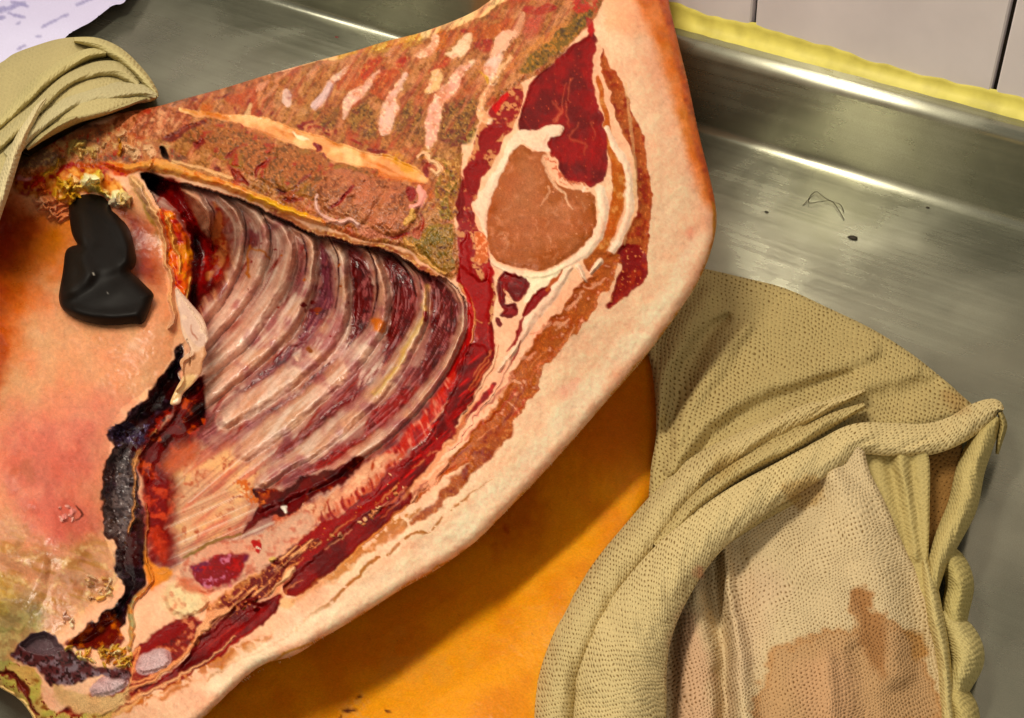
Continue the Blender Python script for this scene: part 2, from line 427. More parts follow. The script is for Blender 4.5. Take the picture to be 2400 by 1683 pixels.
YC = 1.0498; ZL = .0985; YW = 1.079
def sweep(name, prof, x0, x1, n, mat, parent, flat=False):
    xs = np.linspace(x0, x1, n); V = []; F = []
    m = len(prof)
    for x in xs: V += [(x, y, z) for (y, z) in prof]
    for i in range(n-1):
        for j in range(m-1):
            a = i*m+j; F.append((a, a+1, a+m+1, a+m))
    return new_mesh_obj(name, V, F, mat, parent, smooth=not flat)
def arc(cy, cz, r, a0, a1, k=8):
    return [(cy+r*math.cos(math.radians(a0+(a1-a0)*i/k)), cz+r*math.sin(math.radians(a0+(a1-a0)*i/k))) for i in range(k+1)]
table = thing("steel_worktable", "scuffed stainless steel worktable with an upturned back edge, under the meat", "table", loc=(0, .3, 0))
T0 = -0.3
def tpart(o):
    o.location = (0, -.3, 0); return o
# flat top, fillet, upstand, rounded lip and ledge, a sheet 3 mm thick
R1, R2 = .009, .011
topp = [(-.55, -.04), (-.55, -.004)]+arc(-.546, -.004, .004, 180, 90, 4)+[(YC-R1-.0005, 0)]
tpart(sweep("tabletop", topp, -2.3, 1.4, 2, M_STEEL, table))
fil = [(YC-R1-.0005, 0)]+[(y, z) for y, z in arc(YC-R1, R1, R1, -90, 0)]
tpart(sweep("corner_fillet", fil, -2.3, 1.4, 2, M_EDGE, table))
tpart(sweep("upstand", [(YC, R1), (YC-.003, ZL-R2)], -2.3, 1.4, 2, M_STEEL, table))
lip = arc(YC-.003+R2, ZL-R2, R2, 180, 90)
tpart(sweep("rolled_lip", lip, -2.3, 1.4, 2, M_EDGE, table))
tpart(sweep("back_ledge", [lip[-1], (YW+.004, ZL-.001), (YW+.004, -.02)], -2.3, 1.4, 2, M_STEEL, table, flat=True))
rs = random.Random(3)

def box(name, x0, x1, y0, y1, z0, z1, mat, parent, bev=.0015):
    b = bev
    V = []
    for (z, i) in ((z0, 0), (z1, 0)):
        V += [(x0, z_y, z) for z_y in ()]
    # front face (towards -y) is inset for a soft edge
    V = [(x0, y1, z0), (x1, y1, z0), (x1, y1, z1), (x0, y1, z1),
         (x0, y0+b, z0), (x1, y0+b, z0), (x1, y0+b, z1), (x0, y0+b, z1),
         (x0+b, y0, z0+b), (x1-b, y0, z0+b), (x1-b, y0, z1-b), (x0+b, y0, z1-b)]
    F = [(0, 1, 2, 3), (0, 4, 5, 1), (1, 5, 6, 2), (2, 6, 7, 3), (3, 7, 4, 0),
         (4, 8, 9, 5), (5, 9, 10, 6), (6, 10, 11, 7), (7, 11, 8, 4), (8, 11, 10, 9)]
    F = [f[::-1] for f in F]
    return new_mesh_obj(name, V, F, mat, parent, smooth=False)
wall = new_mesh_obj("wall", [(-2.3, YW+.010, -.9), (1.4, YW+.010, -.9), (1.4, YW+.010, 1.6), (-2.3, YW+.010, 1.6),
                             (-2.3, YW+.11, -.9), (1.4, YW+.11, -.9), (1.4, YW+.11, 1.6), (-2.3, YW+.11, 1.6)],
                    [(0, 1, 2, 3), (5, 4, 7, 6), (3, 2, 6, 7), (4, 5, 1, 0), (4, 0, 3, 7), (1, 5, 6, 2)], M_GROUT, smooth=False)
tag(wall, kind='structure')
TX0 = -0.2265; TW = .240; GAP = .0050
for iz in range(0, 5):
    for ix in range(-6, 4):
        x1 = TX0+ix*TW-GAP/2+TW; x0 = TX0+ix*TW+GAP/2
        z0 = .088+iz*.20; dy = rs.uniform(-.0004, .0004)
        box("tile", x0, x1, YW+dy, YW+.012, z0+.003, z0+.197, M_TILE, wall)

# the yellow joint between table and tiles: an uneven smeared bead
def sealant():
    xs = np.arange(-1.1, .55, .0035); V = []; F = []; k = 9
    for i, x in enumerate(xs):
        a = fbm(np.array([x*16.]), np.array([3.]), 3)[0]; b = fbm(np.array([x*45.]), np.array([9.]), 5)[0]; c = vnoise(np.array([x*120.]), np.array([1.]), 6)[0]
        top = .017+.014*(a-.5)+.005*(b-.5)+.0012*c+.004*math.sin(x*9+1)
        front = .0085+.0025*(b-.5)+.0012*c
        for j in range(k):
            t = j/(k-1)
            y = YW-.0012-front*(1-t)**2.2*(1 if j < k-1 else 1)
            z = ZL+.0012+max(top, .006)*t**1.15
            if j == 0: z = ZL-.0006
            if j == k-1: y = YW+.0006
            V.append((x, y, z))
    m = k
    for i in range(len(xs)-1):
        for j in range(k-1):
            a = i*m+j; F.append((a, a+m, a+m+1, a+1))
    o = new_mesh_obj("sealant_bead", V, F, M_SEAL)
    return tag(o, "smeared yellow sealant bead between the table's back edge and the white tiles", "sealant")
sealant()

# hairs, crumb and specks on the table
def tube(pts, r, name, mat, parent=None, k=6):
    V = []; F = []; p = [Vector(q) for q in pts]
    for i, q in enumerate(p):
        d = (p[min(i+1, len(p)-1)]-p[max(i-1, 0)]).normalized()
        a = d.orthogonal().normalized() if i == 0 else (a-d*a.dot(d)).normalized()
        b = d.cross(a); rr = r[i] if isinstance(r, (list, tuple)) else r
        for j in range(k):
            t = 2*math.pi*j/k; V.append(q+a*math.cos(t)*rr+b*math.sin(t)*rr)
    for i in range(len(p)-1):
        for j in range(k):
            F.append((i*k+j, i*k+(j+1) % k, (i+1)*k+(j+1) % k, (i+1)*k+j))
    return new_mesh_obj(name, [tuple(v) for v in V], F, mat, parent)
M_HAIR = plain("dark_hair", (66, 56, 32), .6); M_CRUMB = plain("dark_crumb", (50, 42, 24), .7)
def hair(view, pts, label):
    q = catmull(T(view, pts), False, 5)
    pp = P(q[:, 0], q[:, 1], .0008+.0022*np.sin(np.linspace(0, 3.1, len(q))))
    tag(tube([tuple(a) for a in pp], .00035, "loose_hair", M_HAIR), label, "hair", "hairs on the steel table")
hair(3, [(945, 1190), (975, 1165), (985, 1180), (1040, 1172), (1110, 1168), (1150, 1215), (1185, 1275)], "dark bent hair on the steel, the longer one running down to its right end")
hair(3, [(975, 1160), (1000, 1125), (1030, 1115), (1075, 1150), (1130, 1175), (1165, 1190), (1183, 1230)], "dark hair arched over the longer hair on the steel")
def crumb(view, c, r, mat, name, label, cat, sq=.55):
    u, v = T(view, [c])[0]; q = P(u, v, r*sq*.6)[0]; V = []; F = []; n = 9; m = 6; rr = random.Random(int(u))
    for i in range(m+1):
        for j in range(n):
            th = math.pi*i/m; ph = 2*math.pi*j/n; k = r*(1+rr.uniform(-.22, .22)) if 0 < i < m else r
            V.append((q[0]+k*math.sin(th)*math.cos(ph)*1.5, q[1]+k*math.sin(th)*math.sin(ph)*.9, q[2]+k*math.cos(th)*sq))
    for i in range(m):
        for j in range(n): F.append((i*n+j, (i+1)*n+j, (i+1)*n+(j+1) % n, i*n+(j+1) % n))
    return tag(new_mesh_obj(name, V, F, mat), label, cat)
crumb(3, (1235, 1380), .0031, M_CRUMB, "crumb", "dark crumb lying on the steel below the two hairs", "crumb")
crumb(3, (735, 1231), .0015, M_CRUMB, "crumb", "tiny dark speck on the steel between the hairs and the pork rim", "crumb")
M_BLOOD = plain("dried_blood", (120, 12, 12), .4)
crumb(1, (2118, 233), .0016, M_BLOOD, "blood_drop", "small dark red drop on the steel behind the backbone", "blood drop", .3)
crumb(3, (1670, 1205), .0013, M_CRUMB, "crumb", "small dark speck on the steel against the bright corner crease", "crumb")

# ------------------------------------------------------------------ the paper
def paper():
    r = Relief(T('S', [(-160, -160), (340, -160), (300, -8), (262, 14), (215, 50), (185, 66), (155, 86), (120, 130), (60, 190), (-160, 330)]), 3.0,
               [(-100, 0, .028), (0, 0, .026), (250, 0, .022), (300, -100, .022), (150, 86, .020), (0, 150, .022), (-100, 300, .02), (100, 40, .024)])
    r.col[:] = lin((205, 200, 232))
    r.poly('S', [(-160, 90), (120, 60), (200, 90), (100, 240), (-160, 300)], (212, 209, 240), soft=40)
    g = (150, 145, 192)
    for (a, b, w) in (((100, 64), (160, 30), 4), ((-20, 30), (62, 8), 6), ((22, 28), (62, 42), 4), ((180, 10), (240, -12), 4.5), ((84, 84), (94, 83), 3),
                      ((38, 116), (60, 106), 4), ((-30, 45), (15, 38), 7), ((30, 6), (70, 14), 5), ((-20, -10), (60, -30), 6), ((120, -10), (200, -50), 4), ((40, 56), (50, 50), 3)):
        n = max(2, int(math.hypot(b[0]-a[0], b[1]-a[1])/8)); rr = random.Random(int(a[0]+b[1]))
        for k in range(n):
            t = k/n; t2 = (k+rr.uniform(.5, .95))/n
            r.line('S', [(a[0]+(b[0]-a[0])*t, a[1]+(b[1]-a[1])*t, w*rr.uniform(.6, 1)), (a[0]+(b[0]-a[0])*t2, a[1]+(b[1]-a[1])*t2, w*rr.uniform(.6, 1))], g, warp=5, soft=2.5, alpha=.75)
    r.finish()
    t = thing("paper_sheet", "white sheet of paper with blurred grey print, behind the cloth at the back", "paper", loc=tuple(P(80, 40, .0)[0]))
    m = tissue("white_paper", rough=.7, bump=.1, grain=.1, spec=.2)
    for o in (r.part("printed_face", np.ones_like(r.fm), m, t), r.skirt("paper_edge", m, t, [(0, .0012), (60, ('z', .004))], (180, 175, 200))):
        o.location = tuple(-Vector(t.location))
paper()
# ------------------------------------------------------------------ the half carcass
FAT = (238, 194, 166); FATW = (242, 212, 190); DRED = (112, 10, 8); RED = (160, 22, 14); BRED = (196, 38, 28)
TAN = (176, 120, 74); ORM = (174, 104, 62); BONE = (178, 134, 84); BPINK = (196, 132, 102); OLIVE = (150, 122, 56)
RIBP = (206, 172, 152); RIBW = (222, 202, 184); PURP = (120, 68, 76); CART = (222, 182, 164); PEACH = (236, 188, 140)
OUT = [(1230, -60), (1120, 22), (1000, 72), (900, 98), (830, 120), (730, 146), (625, 176), (520, 208), (430, 232), (366, 250), (240, 275), (130, 330), (40, 380), (-60, 400), (-110, 500),
       (-110, 1000), (-110, 1540), (-60, 1570), (0, 1612), (45, 1640), (80, 1690), (110, 1780), (330, 1780), (415, 1723), (440, 1710), (480, 1680), (560, 1602), (617, 1558), (690, 1536), (752, 1498), (836, 1449), (940, 1382),
       (1022, 1336), (1112, 1272), (1182, 1203), (1252, 1132), (1330, 1046), (1412, 952), (1495, 857), (1569, 762), (1632, 668), (1664, 595), (1679, 528), (1676, 476), (1662, 410),
       (1637, 310), (1615, 205), (1592, 110), (1570, 20), (1545, -70), (1400, -100)]
r = Relief(T('S', OUT), 2.34,
    [(1120, 20, .185), (900, 100, .17), (625, 180, .155), (366, 255, .14), (100, 350, .12), (-80, 450, .11),
     (1400, 10, .19), (1540, -40, .16), (1600, 200, .155), (1650, 480, .135), (1500, 0, .18), (1480, 400, .17),
     (1200, 300, .18), (1100, 350, .18), (1000, 250, .175), (700, 300, .165), (450, 330, .15), (500, 460, .15), (700, 520, .155), (900, 570, .16), (1020, 600, .16),
     (1300, 500, .172), (1300, 750, .158), (1550, 650, .14), (1200, 900, .146), (1400, 850, .135), (1130, 1050, .138), (1000, 1200, .13), (1200, 1150, .125), (800, 1350, .125), (1000, 1330, .115),
     (600, 1450, .118), (500, 1600, .11), (300, 1600, .11), (650, 1300, .12),
     (560, 560, .105), (480, 560, .085), (500, 700, .065), (600, 760, .07), (750, 780, .085), (900, 720, .115), (980, 800, .12), (1080, 760, .148), (900, 900, .105), (700, 950, .075), (560, 1000, .065),
     (800, 1050, .10), (600, 1150, .085), (480, 1150, .08), (430, 1280, .095), (450, 900, .06), (1000, 980, .13),
     (380, 750, .085), (390, 1000, .065), (340, 1200, .07), (250, 1450, .09), (100, 700, .085), (60, 1000, .095), (220, 850, .085), (150, 1250, .105), (0, 1400, .1), (100, 1500, .095), (30, 560, .08), (0, 1600, .07), (120, 1700, .07)])
R = r; w00 = (slice(None), slice(None))
LAB = {}; LN = [0]
def lab(name, mat, label=None):
    LN[0] += 1; LAB[LN[0]] = (name, mat, label); return LN[0]
fatL = lab('back_fat', M_FAT)
R.col[:] = lin(FAT); R.lab[:] = fatL
R.col[:] = R.col*(.94+.1*R.n40[..., None])
# faint pinker and yellower veins in the fat, following the rim
R.line('S', [(1440, 60, 40), (1500, 250, 50), (1560, 480, 55), (1500, 700, 50), (1330, 900, 50), (1100, 1140, 45), (800, 1360, 30)], (246, 212, 184), warp=30, soft=30, alpha=.7)
R.poly('S', [(1425, -40), (1560, -40), (1580, 60), (1480, 80), (1420, 60)], (244, 190, 158), soft=20, warp=12)
R.poly('E', [(900, 1120), (980, 1080), (1090, 1010), (1120, 1060), (1000, 1180), (930, 1190)], (240, 186, 166), soft=12, warp=14, alpha=.6)
# ---- rind at the right edge, seen past the fat
rindL = lab('rind', M_RIND, "thin amber rind along the outer edge of the fat")
R.poly('S', [(1470, -60), (1525, 80), (1560, 180), (1590, 290), (1625, 400), (1652, 480), (1690, 480), (1660, 300), (1600, 60), (1570, -60)], (224, 150, 96), rindL, warp=8, soft=14, mix=((200, 124, 54), 'n40', .35, .7))
R.poly('S', [(1530, -60), (1560, 60), (1590, 170), (1612, 280), (1640, 380), (1665, 470), (1700, 480), (1660, 280), (1600, 20), (1580, -60)], (206, 120, 24), None, warp=4, soft=6, mix=((170, 84, 10), 'n15', .4, .8))
R.line('S', [(1676, 480, 4), (1672, 560, 5), (1640, 660, 4), (1570, 764, 4), (1500, 852, 3.5), (1400, 968, 2.5), (1250, 1135, 2.5), (1110, 1275, 3), (940, 1384, 3), (750, 1500, 3), (620, 1558, 3), (480, 1682, 3)], (196, 142, 60), rindL, warp=7, soft=3)
for k in range(60):                                     # bristles of fat at the cut edge
    pass
R.poly('V3' if 0 else 3, [(255, 1345), (300, 1330), (330, 1370), (310, 1400), (270, 1380)], (232, 160, 138), soft=10, warp=10, alpha=.6)

# ---- chop face --------------------------------------------------------------
marb = ((206, 150, 116), 'n6', .66, .82)
muscL = lab('dark_loin_muscle', M_MUSCLE, "deep red marbled muscle above the pale loin eye")
# outer flat muscle, orange brown
outer = lab('outer_muscle', M_MUSCLE, "orange brown sheet of muscle inside the back fat")
R.poly(2, [(1520, 250), (1560, 310), (1620, 420), (1680, 560), (1735, 680), (1765, 820), (1772, 960), (1766, 1100), (1742, 1300), (1640, 1340), (1570, 1280), (1640, 1200), (1690, 1080), (1705, 930), (1680, 790), (1620, 640), (1570, 500), (1535, 370)], ORM, outer, warp=9, soft=2, dh=-.0012,
       mix=[((150, 58, 24), 'n15', .45, .7), ((200, 130, 86), 'n6', .62, .9)])
R.poly('E', [(1380, -10), (1440, -120), (1600, -60), (1640, 90), (1600, 210), (1500, 300), (1400, 370), (1330, 440), (1305, 420), (1340, 330), (1380, 200), (1440, 90)], (140, 34, 14), outer, warp=9, soft=2, dh=-.001,
       mix=[((165, 66, 24), 'n15', .5, .75), ((206, 140, 100), 'n6', .7, .85)])
# inner thin muscle strip
thin = lab('inner_muscle_strip', M_MUSCLE)
R.line(2, [(1510, 400, 12), (1535, 560, 14), (1560, 700, 22), (1598, 810, 30), (1612, 940, 32), (1592, 1080, 30), (1550, 1190, 30), (1490, 1270, 34), (1450, 1320, 18)], (184, 108, 52), thin, warp=7, mix=((206, 150, 100), 'n15', .5, .75))
R.line(2, [(1640, 420, 6), (1680, 700, 10), (1695, 900, 10), (1680, 1080, 8), (1640, 1220, 6)], (226, 190, 150), warp=6, alpha=.5)
R.line(2, [(1545, 640, 14), (1590, 740, 16), (1655, 860, 18), (1668, 980, 18), (1640, 1150, 22), (1560, 1270, 14)], FATW, fatL, warp=7, round=.0008)
# long band of orange muscle down the flank
R.poly('E', [(1120, 20), (1250, -40), (1400, -20), (1380, 120), (1340, 240), (1230, 330), (1230, 430), (1180, 540), (1080, 640), (960, 690), (940, 760), (860, 880), (790, 930), (770, 1060), (640, 1220), (560, 1320), (480, 1420), (340, 1560), (150, 1700), (-50, 1850), (-300, 2030), (-330, 2020), (-120, 1800), (60, 1600), (250, 1400), (420, 1180), (560, 960), (700, 740), (820, 540), (930, 470), (1040, 330), (1130, 220), (1200, 130), (1140, 110)],
       (176, 106, 62), outer, warp=12, soft=2, dh=-.001, mix=[((196, 124, 74), 'n6', .58, .85), ((160, 70, 20), 'n15', .5, .8), ((214, 156, 130), 'n15', .70, .8)])
for p in ([(700, 640, 6), (780, 620, 16), (830, 560, 10)], [(620, 860, 14), (690, 840, 22), (740, 780, 10)], [(860, 590, 8), (960, 560, 14), (1020, 520, 6)], [(990, 440, 14), (1040, 420, 18), (1150, 300, 8)], [(1150, 250, 8), (1230, 210, 16), (1290, 190, 6)], [(520, 1040, 20), (570, 1060, 14), (600, 1080, 4)], [(440, 1200, 5), (520, 1230, 8), (560, 1290, 4)]):
    R.line('E', p, (216, 160, 132), warp=14, soft=2)
R.line('E', [(1190, 130, 14), (1225, 70, 26), (1255, 45, 24)], FATW, fatL, warp=6, round=.002)
R.line('E', [(1080, 100, 26), (1120, 160, 20), (1150, 200, 8)], FATW, fatL, warp=6, round=.002)
# spinalis: deep red
R.poly(2, [(1495, 165), (1482, 330), (1492, 480), (1520, 600), (1545, 690), (1556, 800), (1548, 890), (1500, 940), (1440, 925), (1380, 920), (1320, 880), (1290, 800), (1250, 790), (1262, 720), (1310, 680), (1330, 640), (1290, 630), (1200, 662), (1112, 660), (1128, 560), (1150, 460), (1195, 360), (1290, 290), (1400, 220)],
       (150, 16, 14), muscL, warp=9, soft=2, dh=-.0015, mix=[((112, 8, 8), 'n40', .4, .65), ((196, 110, 84), 'n3', .93, 1.0)])
for p in ([(1300, 600, 6), (1320, 560, 6), (1325, 500, 4), (1345, 430, 3)], [(1380, 400, 6), (1365, 460, 5), (1370, 520, 2)], [(1410, 620, 3), (1375, 700, 4), (1440, 710, 4), (1450, 780, 3)], [(1290, 600, 14), (1310, 560, 8), (1280, 500, 2)], [(1470, 610, 4), (1480, 650, 3), (1470, 700, 2)], [(1350, 520, 3), (1340, 580, 4), (1370, 640, 2)]):
    R.line(2, p, (196, 120, 96), warp=10, soft=3.5, alpha=.55)
R.blobs(2, [(1200, 350), (1480, 250), (1490, 560), (1540, 860), (1350, 880), (1330, 660), (1160, 600)], 30, 1.2, (180, 90, 70), 4, warp=3)
# white seam between
R.poly(2, [(1105, 650), (1200, 655), (1290, 625), (1340, 640), (1310, 690), (1262, 720), (1255, 770), (1180, 755), (1130, 715), (1095, 760), (1050, 830), (1010, 920), (985, 1010), (960, 1100), (945, 1200), (915, 1120), (885, 1040), (860, 1000), (930, 960), (990, 850), (1060, 720)], FATW, fatL, warp=8, soft=2, dh=.0012)
# the loin eye
eye = lab('loin_eye', M_MUSCLE, "pale tan rounded loin eye muscle")
R.poly(2, [(1120, 725), (1180, 765), (1235, 770), (1250, 850), (1290, 905), (1350, 945), (1420, 960), (1490, 985), (1502, 1060), (1492, 1140), (1450, 1220), (1370, 1295), (1260, 1342), (1130, 1357), (1030, 1335), (962, 1275), (945, 1180), (962, 1050), (990, 960), (1030, 850), (1070, 770)],
       (170, 108, 72), eye, warp=7, soft=2, dh=.0012, mix=[((156, 92, 44), 'n40', .5, .75), ((190, 132, 102), 'n15', .6, .85), ((206, 154, 126), 'n6', .8, .95)])
R.poly(2, [(1060, 850), (1200, 800), (1250, 1000), (1420, 1050), (1430, 1180), (1250, 1250), (1060, 1200)], (186, 128, 98), warp=20, soft=22, alpha=.45)
R.line(2, [(1235, 790, 6), (1245, 850, 9), (1290, 925, 9), (1340, 990, 6), (1380, 1050, 3)], (226, 186, 158), warp=10, soft=2.5, alpha=.9)
R.line(2, [(1250, 800, 14), (1290, 850, 16), (1330, 900, 14), (1420, 930, 10), (1470, 950, 6)], (196, 128, 100), warp=12, soft=3, tex=('n6', .45, .6))
R.line(2, [(1250, 930, 4), (1250, 980, 5), (1220, 1040, 3)], (218, 170, 142), warp=10, alpha=.7)
R.line(2, [(1435, 960, 8), (1438, 945, 5)], FATW, warp=6)
for k in range(26):
    x = rs.uniform(1010, 1440); y = rs.uniform(900, 1300); a = rs.uniform(.5, 2.2)
    if ((x-1230)/230)**2+((y-1110)/210)**2 < 1: R.line(2, [(x, y, 1.5), (x+math.cos(a)*18, y+math.sin(a)*18, 3.2), (x+math.cos(a+.5)*38, y+math.sin(a+.5)*38, 1)], (206, 160, 134), warp=14, soft=3.5, alpha=.5)
for k in range(40):
    x = rs.uniform(1140, 1530); y = rs.uniform(250, 900)
    if y > 640 and x < 1290 or x < 1500-(y-170)*.85: continue
    a = rs.uniform(1.1, 2.1); R.line(2, [(x, y, 1), (x+math.cos(a)*14, y+math.sin(a)*14, 2.6), (x+math.cos(a)*34, y+math.sin(a)*34, 1)], rs.choice([(186, 60, 44), (96, 6, 8), (176, 84, 60)]), warp=10, soft=3, alpha=.5)
# white fat ring round the eye
R.line(2, [(1520, 960, 24), (1540, 1050, 26), (1515, 1150, 24), (1460, 1250, 26), (1380, 1320, 22), (1270, 1368, 18), (1150, 1385, 18), (1030, 1365, 16), (960, 1310, 12)], FATW, fatL, warp=6, soft=2.5, round=.0012, clip=-R.sdf(2, [(1120, 725), (1180, 765), (1235, 770), (1250, 850), (1290, 905), (1350, 945), (1420, 960), (1490, 985), (1502, 1060), (1492, 1140), (1450, 1220), (1370, 1295), (1260, 1342), (1130, 1357), (1030, 1335), (962, 1275), (945, 1180), (962, 1050), (990, 960), (1030, 850), (1070, 770)], 7))
R.poly('E', [(640, 130), (820, 120), (960, 80), (880, 200), (760, 300), (640, 390), (650, 280), (620, 190)], (240, 222, 196), fatL, warp=7, soft=3)
R.line('E', [(1020, 120, 22), (930, 210, 50), (840, 330, 60), (740, 460, 55), (640, 620, 40), (520, 800, 24), (420, 960, 16)], (240, 210, 188), fatL, warp=8, round=.0018, soft=3)
R.line('E', [(830, 260, 24), (750, 330, 44), (690, 420, 38), (650, 480, 18)], (140, 34, 16), muscL, warp=8, soft=2, dh=-.001)
R.line('E', [(940, 130, 8), (870, 200, 16), (820, 270, 12)], (176, 96, 50), warp=8, soft=2)
R.line('E', [(640, 510, 10), (590, 620, 16), (540, 720, 12), (470, 790, 4)], (150, 40, 18), muscL, warp=7, soft=2, dh=-.001)
R.line('E', [(600, 700, 5), (570, 800, 10), (500, 910, 14), (440, 970, 6)], (150, 40, 18), muscL, warp=7, soft=2)
# cluster of small deep red muscles
for q in ([(400, 220), (450, 160), (540, 150), (640, 190), (655, 260), (620, 360), (560, 370), (510, 300), (460, 250)], [(395, 240), (450, 220), (490, 300), (480, 380), (560, 380), (590, 440), (540, 520), (440, 510), (470, 440), (400, 350)], [(400, 520), (450, 540), (450, 600), (410, 590)]):
    R.poly('E', q, (142, 12, 12), lab('small_muscle', M_MUSCLE), warp=9, soft=2, dh=-.0012, mix=((110, 6, 8), 'n15', .4, .6))
R.line('E', [(460, 270, 5), (500, 310, 9), (530, 350, 5)], (222, 170, 140), warp=9)
# flank muscle beside the ribs: long red column
col_ = lab('flank_muscle', M_MUSCLE, "long deep red flank muscle curving round the rib cage")
R.poly('E', [(40, 20), (130, 60), (220, 150), (340, 180), (370, 300), (365, 500), (385, 700), (375, 840), (320, 960), (250, 1040), (180, 1160), (90, 1290), (-60, 1480), (-250, 1700), (-430, 1900), (-700, 2090), (-780, 2130), (-760, 2060), (-560, 1880), (-330, 1660), (-120, 1400), (20, 1180), (100, 1000), (160, 800), (180, 600), (150, 400), (90, 230)],
       (150, 14, 10), col_, warp=9, soft=2, dh=-.0015, mix=[((112, 6, 6), 'n40', .4, .6), ((186, 40, 22), 'n15', .62, .8)])
R.line('E', [(180, 560, 3), (250, 300, 3), (290, 420, 4), (320, 560, 4), (330, 700, 3)], (196, 70, 40), warp=8, alpha=.7)
R.line('E', [(400, 720, 12), (385, 860, 16), (300, 1020, 18), (200, 1180, 10), (110, 1320, 14)], (236, 196, 168), fatL, warp=8, round=.0015)
R.line('E', [(520, 820, 14), (480, 960, 22), (400, 1100, 14), (310, 1220, 12), (230, 1330, 8), (120, 1470, 5), (0, 1600, 3)], (236, 190, 166), fatL, warp=9, round=.0012)
R.line('E', [(390, 1050, 14), (330, 1130, 26), (250, 1230, 24), (120, 1380, 18), (-60, 1560, 12)], (140, 12, 8), col_, warp=8, mix=((176, 50, 20), 'n15', .5, .7))
R.line('E', [(300, 1230, 6), (260, 1290, 12), (200, 1390, 5), (60, 1530, 4), (-100, 1700, 4)], (226, 160, 140), warp=12)
# spongy red column between backbone and loin
R.poly(2, [(1000, 500), (1080, 420), (1130, 440), (1120, 560), (1070, 660), (980, 800), (930, 900), (910, 1000), (880, 1040), (900, 1140), (940, 1200), (960, 1300), (980, 1450), (980, 1620), (880, 1620), (850, 1480), (800, 1400), (785, 1250), (800, 1120), (830, 980), (845, 850), (880, 720), (920, 600)],
       (206, 150, 112), fatL, warp=9, soft=2, mix=[((150, 16, 12), 'n15', .46, .54), ((130, 10, 8), 'n6', .62, .72)])
for q, c in (([(850, 830), (930, 800), (930, 880), (905, 980), (870, 1000), (845, 920)], (140, 10, 10)), ([(815, 880), (845, 920), (830, 1080), (800, 1120), (795, 1060)], (126, 8, 6)), ([(980, 500), (1040, 470), (1050, 500), (1000, 560), (980, 550)], (190, 40, 26)), ([(930, 640), (1000, 600), (1050, 640), (960, 740), (900, 760)], (146, 14, 12)), ([(860, 1065), (895, 1070), (890, 1120), (860, 1110)], (140, 12, 10)), ([(820, 1170), (850, 1180), (870, 1280), (900, 1400), (950, 1350), (965, 1420), (960, 1620), (870, 1610), (830, 1480), (795, 1390)], (156, 12, 8)), ([(920, 1345), (965, 1350), (965, 1430), (930, 1420)], (170, 16, 8))):
    R.poly(2, q, c, muscL if q[0][0] < 1000 else None, warp=12, soft=2, dh=-.0012)
R.poly(2, [(890, 1170), (940, 1200), (950, 1310), (900, 1330), (885, 1260)], (200, 118, 70), warp=10, mix=((226, 166, 130), 'n6', .5, .7))

# ---- the backbone ------------------------------------------------------------
bmix = [((140, 92, 44), 'n6', .48, .34), ((216, 176, 128), 'n3', .70, .92), ((150, 60, 34), 'n15', .62, .78)]
spin = lab('spinous_row', M_BONE, "sawn row of spinous bone above the spinal canal")
TOPP = [(40, 385), (140, 330), (300, 268), (430, 232), (625, 176), (830, 118), (930, 80), (1120, 10), (1250, -60), (1420, -60), (1405, 20), (1380, 60), (1290, 150), (1210, 200), (1150, 250), (1110, 300), (1080, 340), (1085, 420), (1060, 470), (1070, 560), (1075, 620), (1060, 660), (1000, 612), (940, 580), (880, 570), (800, 550), (740, 520), (640, 490), (560, 450), (480, 425), (400, 410), (300, 400), (200, 400), (100, 440), (40, 460)]
R.poly('S', TOPP, (194, 146, 96), spin, warp=5, soft=2.5, dh=.001, mix=[((160, 112, 54), 'n6', .5, .36), ((220, 170, 130), 'n15', .5, .68), ((184, 92, 52), 'n40', .6, .75)])
# pale fat border along the very top
R.line('S', [(700, 150, 2), (800, 128, 5), (900, 102, 8), (1000, 72, 10), (1100, 32, 14), (1200, -20, 16)], (240, 206, 160), fatL, warp=8, soft=3)
R.poly('B', [(450, 300), (620, 250), (800, 180), (1000, 120), (1250, 100), (1300, 200), (1150, 280), (1000, 330), (800, 350), (600, 380), (400, 380)], (216, 176, 104), warp=10, soft=6, mix=[((186, 140, 50), 'n6', .5, .7), ((240, 214, 160), 'n3', .8, .95)])
# reddish brown zones, green spongy zones
for q, c in (([(430, 560), (620, 520), (760, 560), (700, 700), (560, 780), (440, 720)], (200, 110, 64)), ([(720, 480), (860, 400), (900, 460), (780, 620), (700, 660)], (204, 80, 36)), ([(900, 560), (1080, 520), (1100, 640), (980, 800), (780, 740), (760, 660)], (196, 100, 50)), ([(1040, 480), (1080, 400), (1180, 350), (1200, 400), (1140, 470)], (196, 44, 28)),
             ([(1480, 80), (1640, 60), (1700, 140), (1640, 220), (1480, 280), (1440, 200)], (206, 128, 50)), ([(1400, 520), (1500, 440), (1640, 400), (1640, 470), (1520, 500)], (200, 80, 50)), ([(1850, 60), (2100, 0), (2280, -40), (2300, 80), (2150, 190), (1880, 200)], (196, 112, 44)), ([(1850, 240), (1920, 200), (2090, 210), (2080, 300), (1960, 330)], (176, 26, 24)), ([(2080, 350), (2150, 340), (2150, 430), (2080, 440)], (206, 84, 32)), ([(1720, 90), (1800, 70), (1820, 120), (1760, 140)], (176, 30, 36))):
    R.poly('B', q, c, warp=14, soft=5, alpha=.85, mix=((216, 150, 100), 'n6', .6, .8))
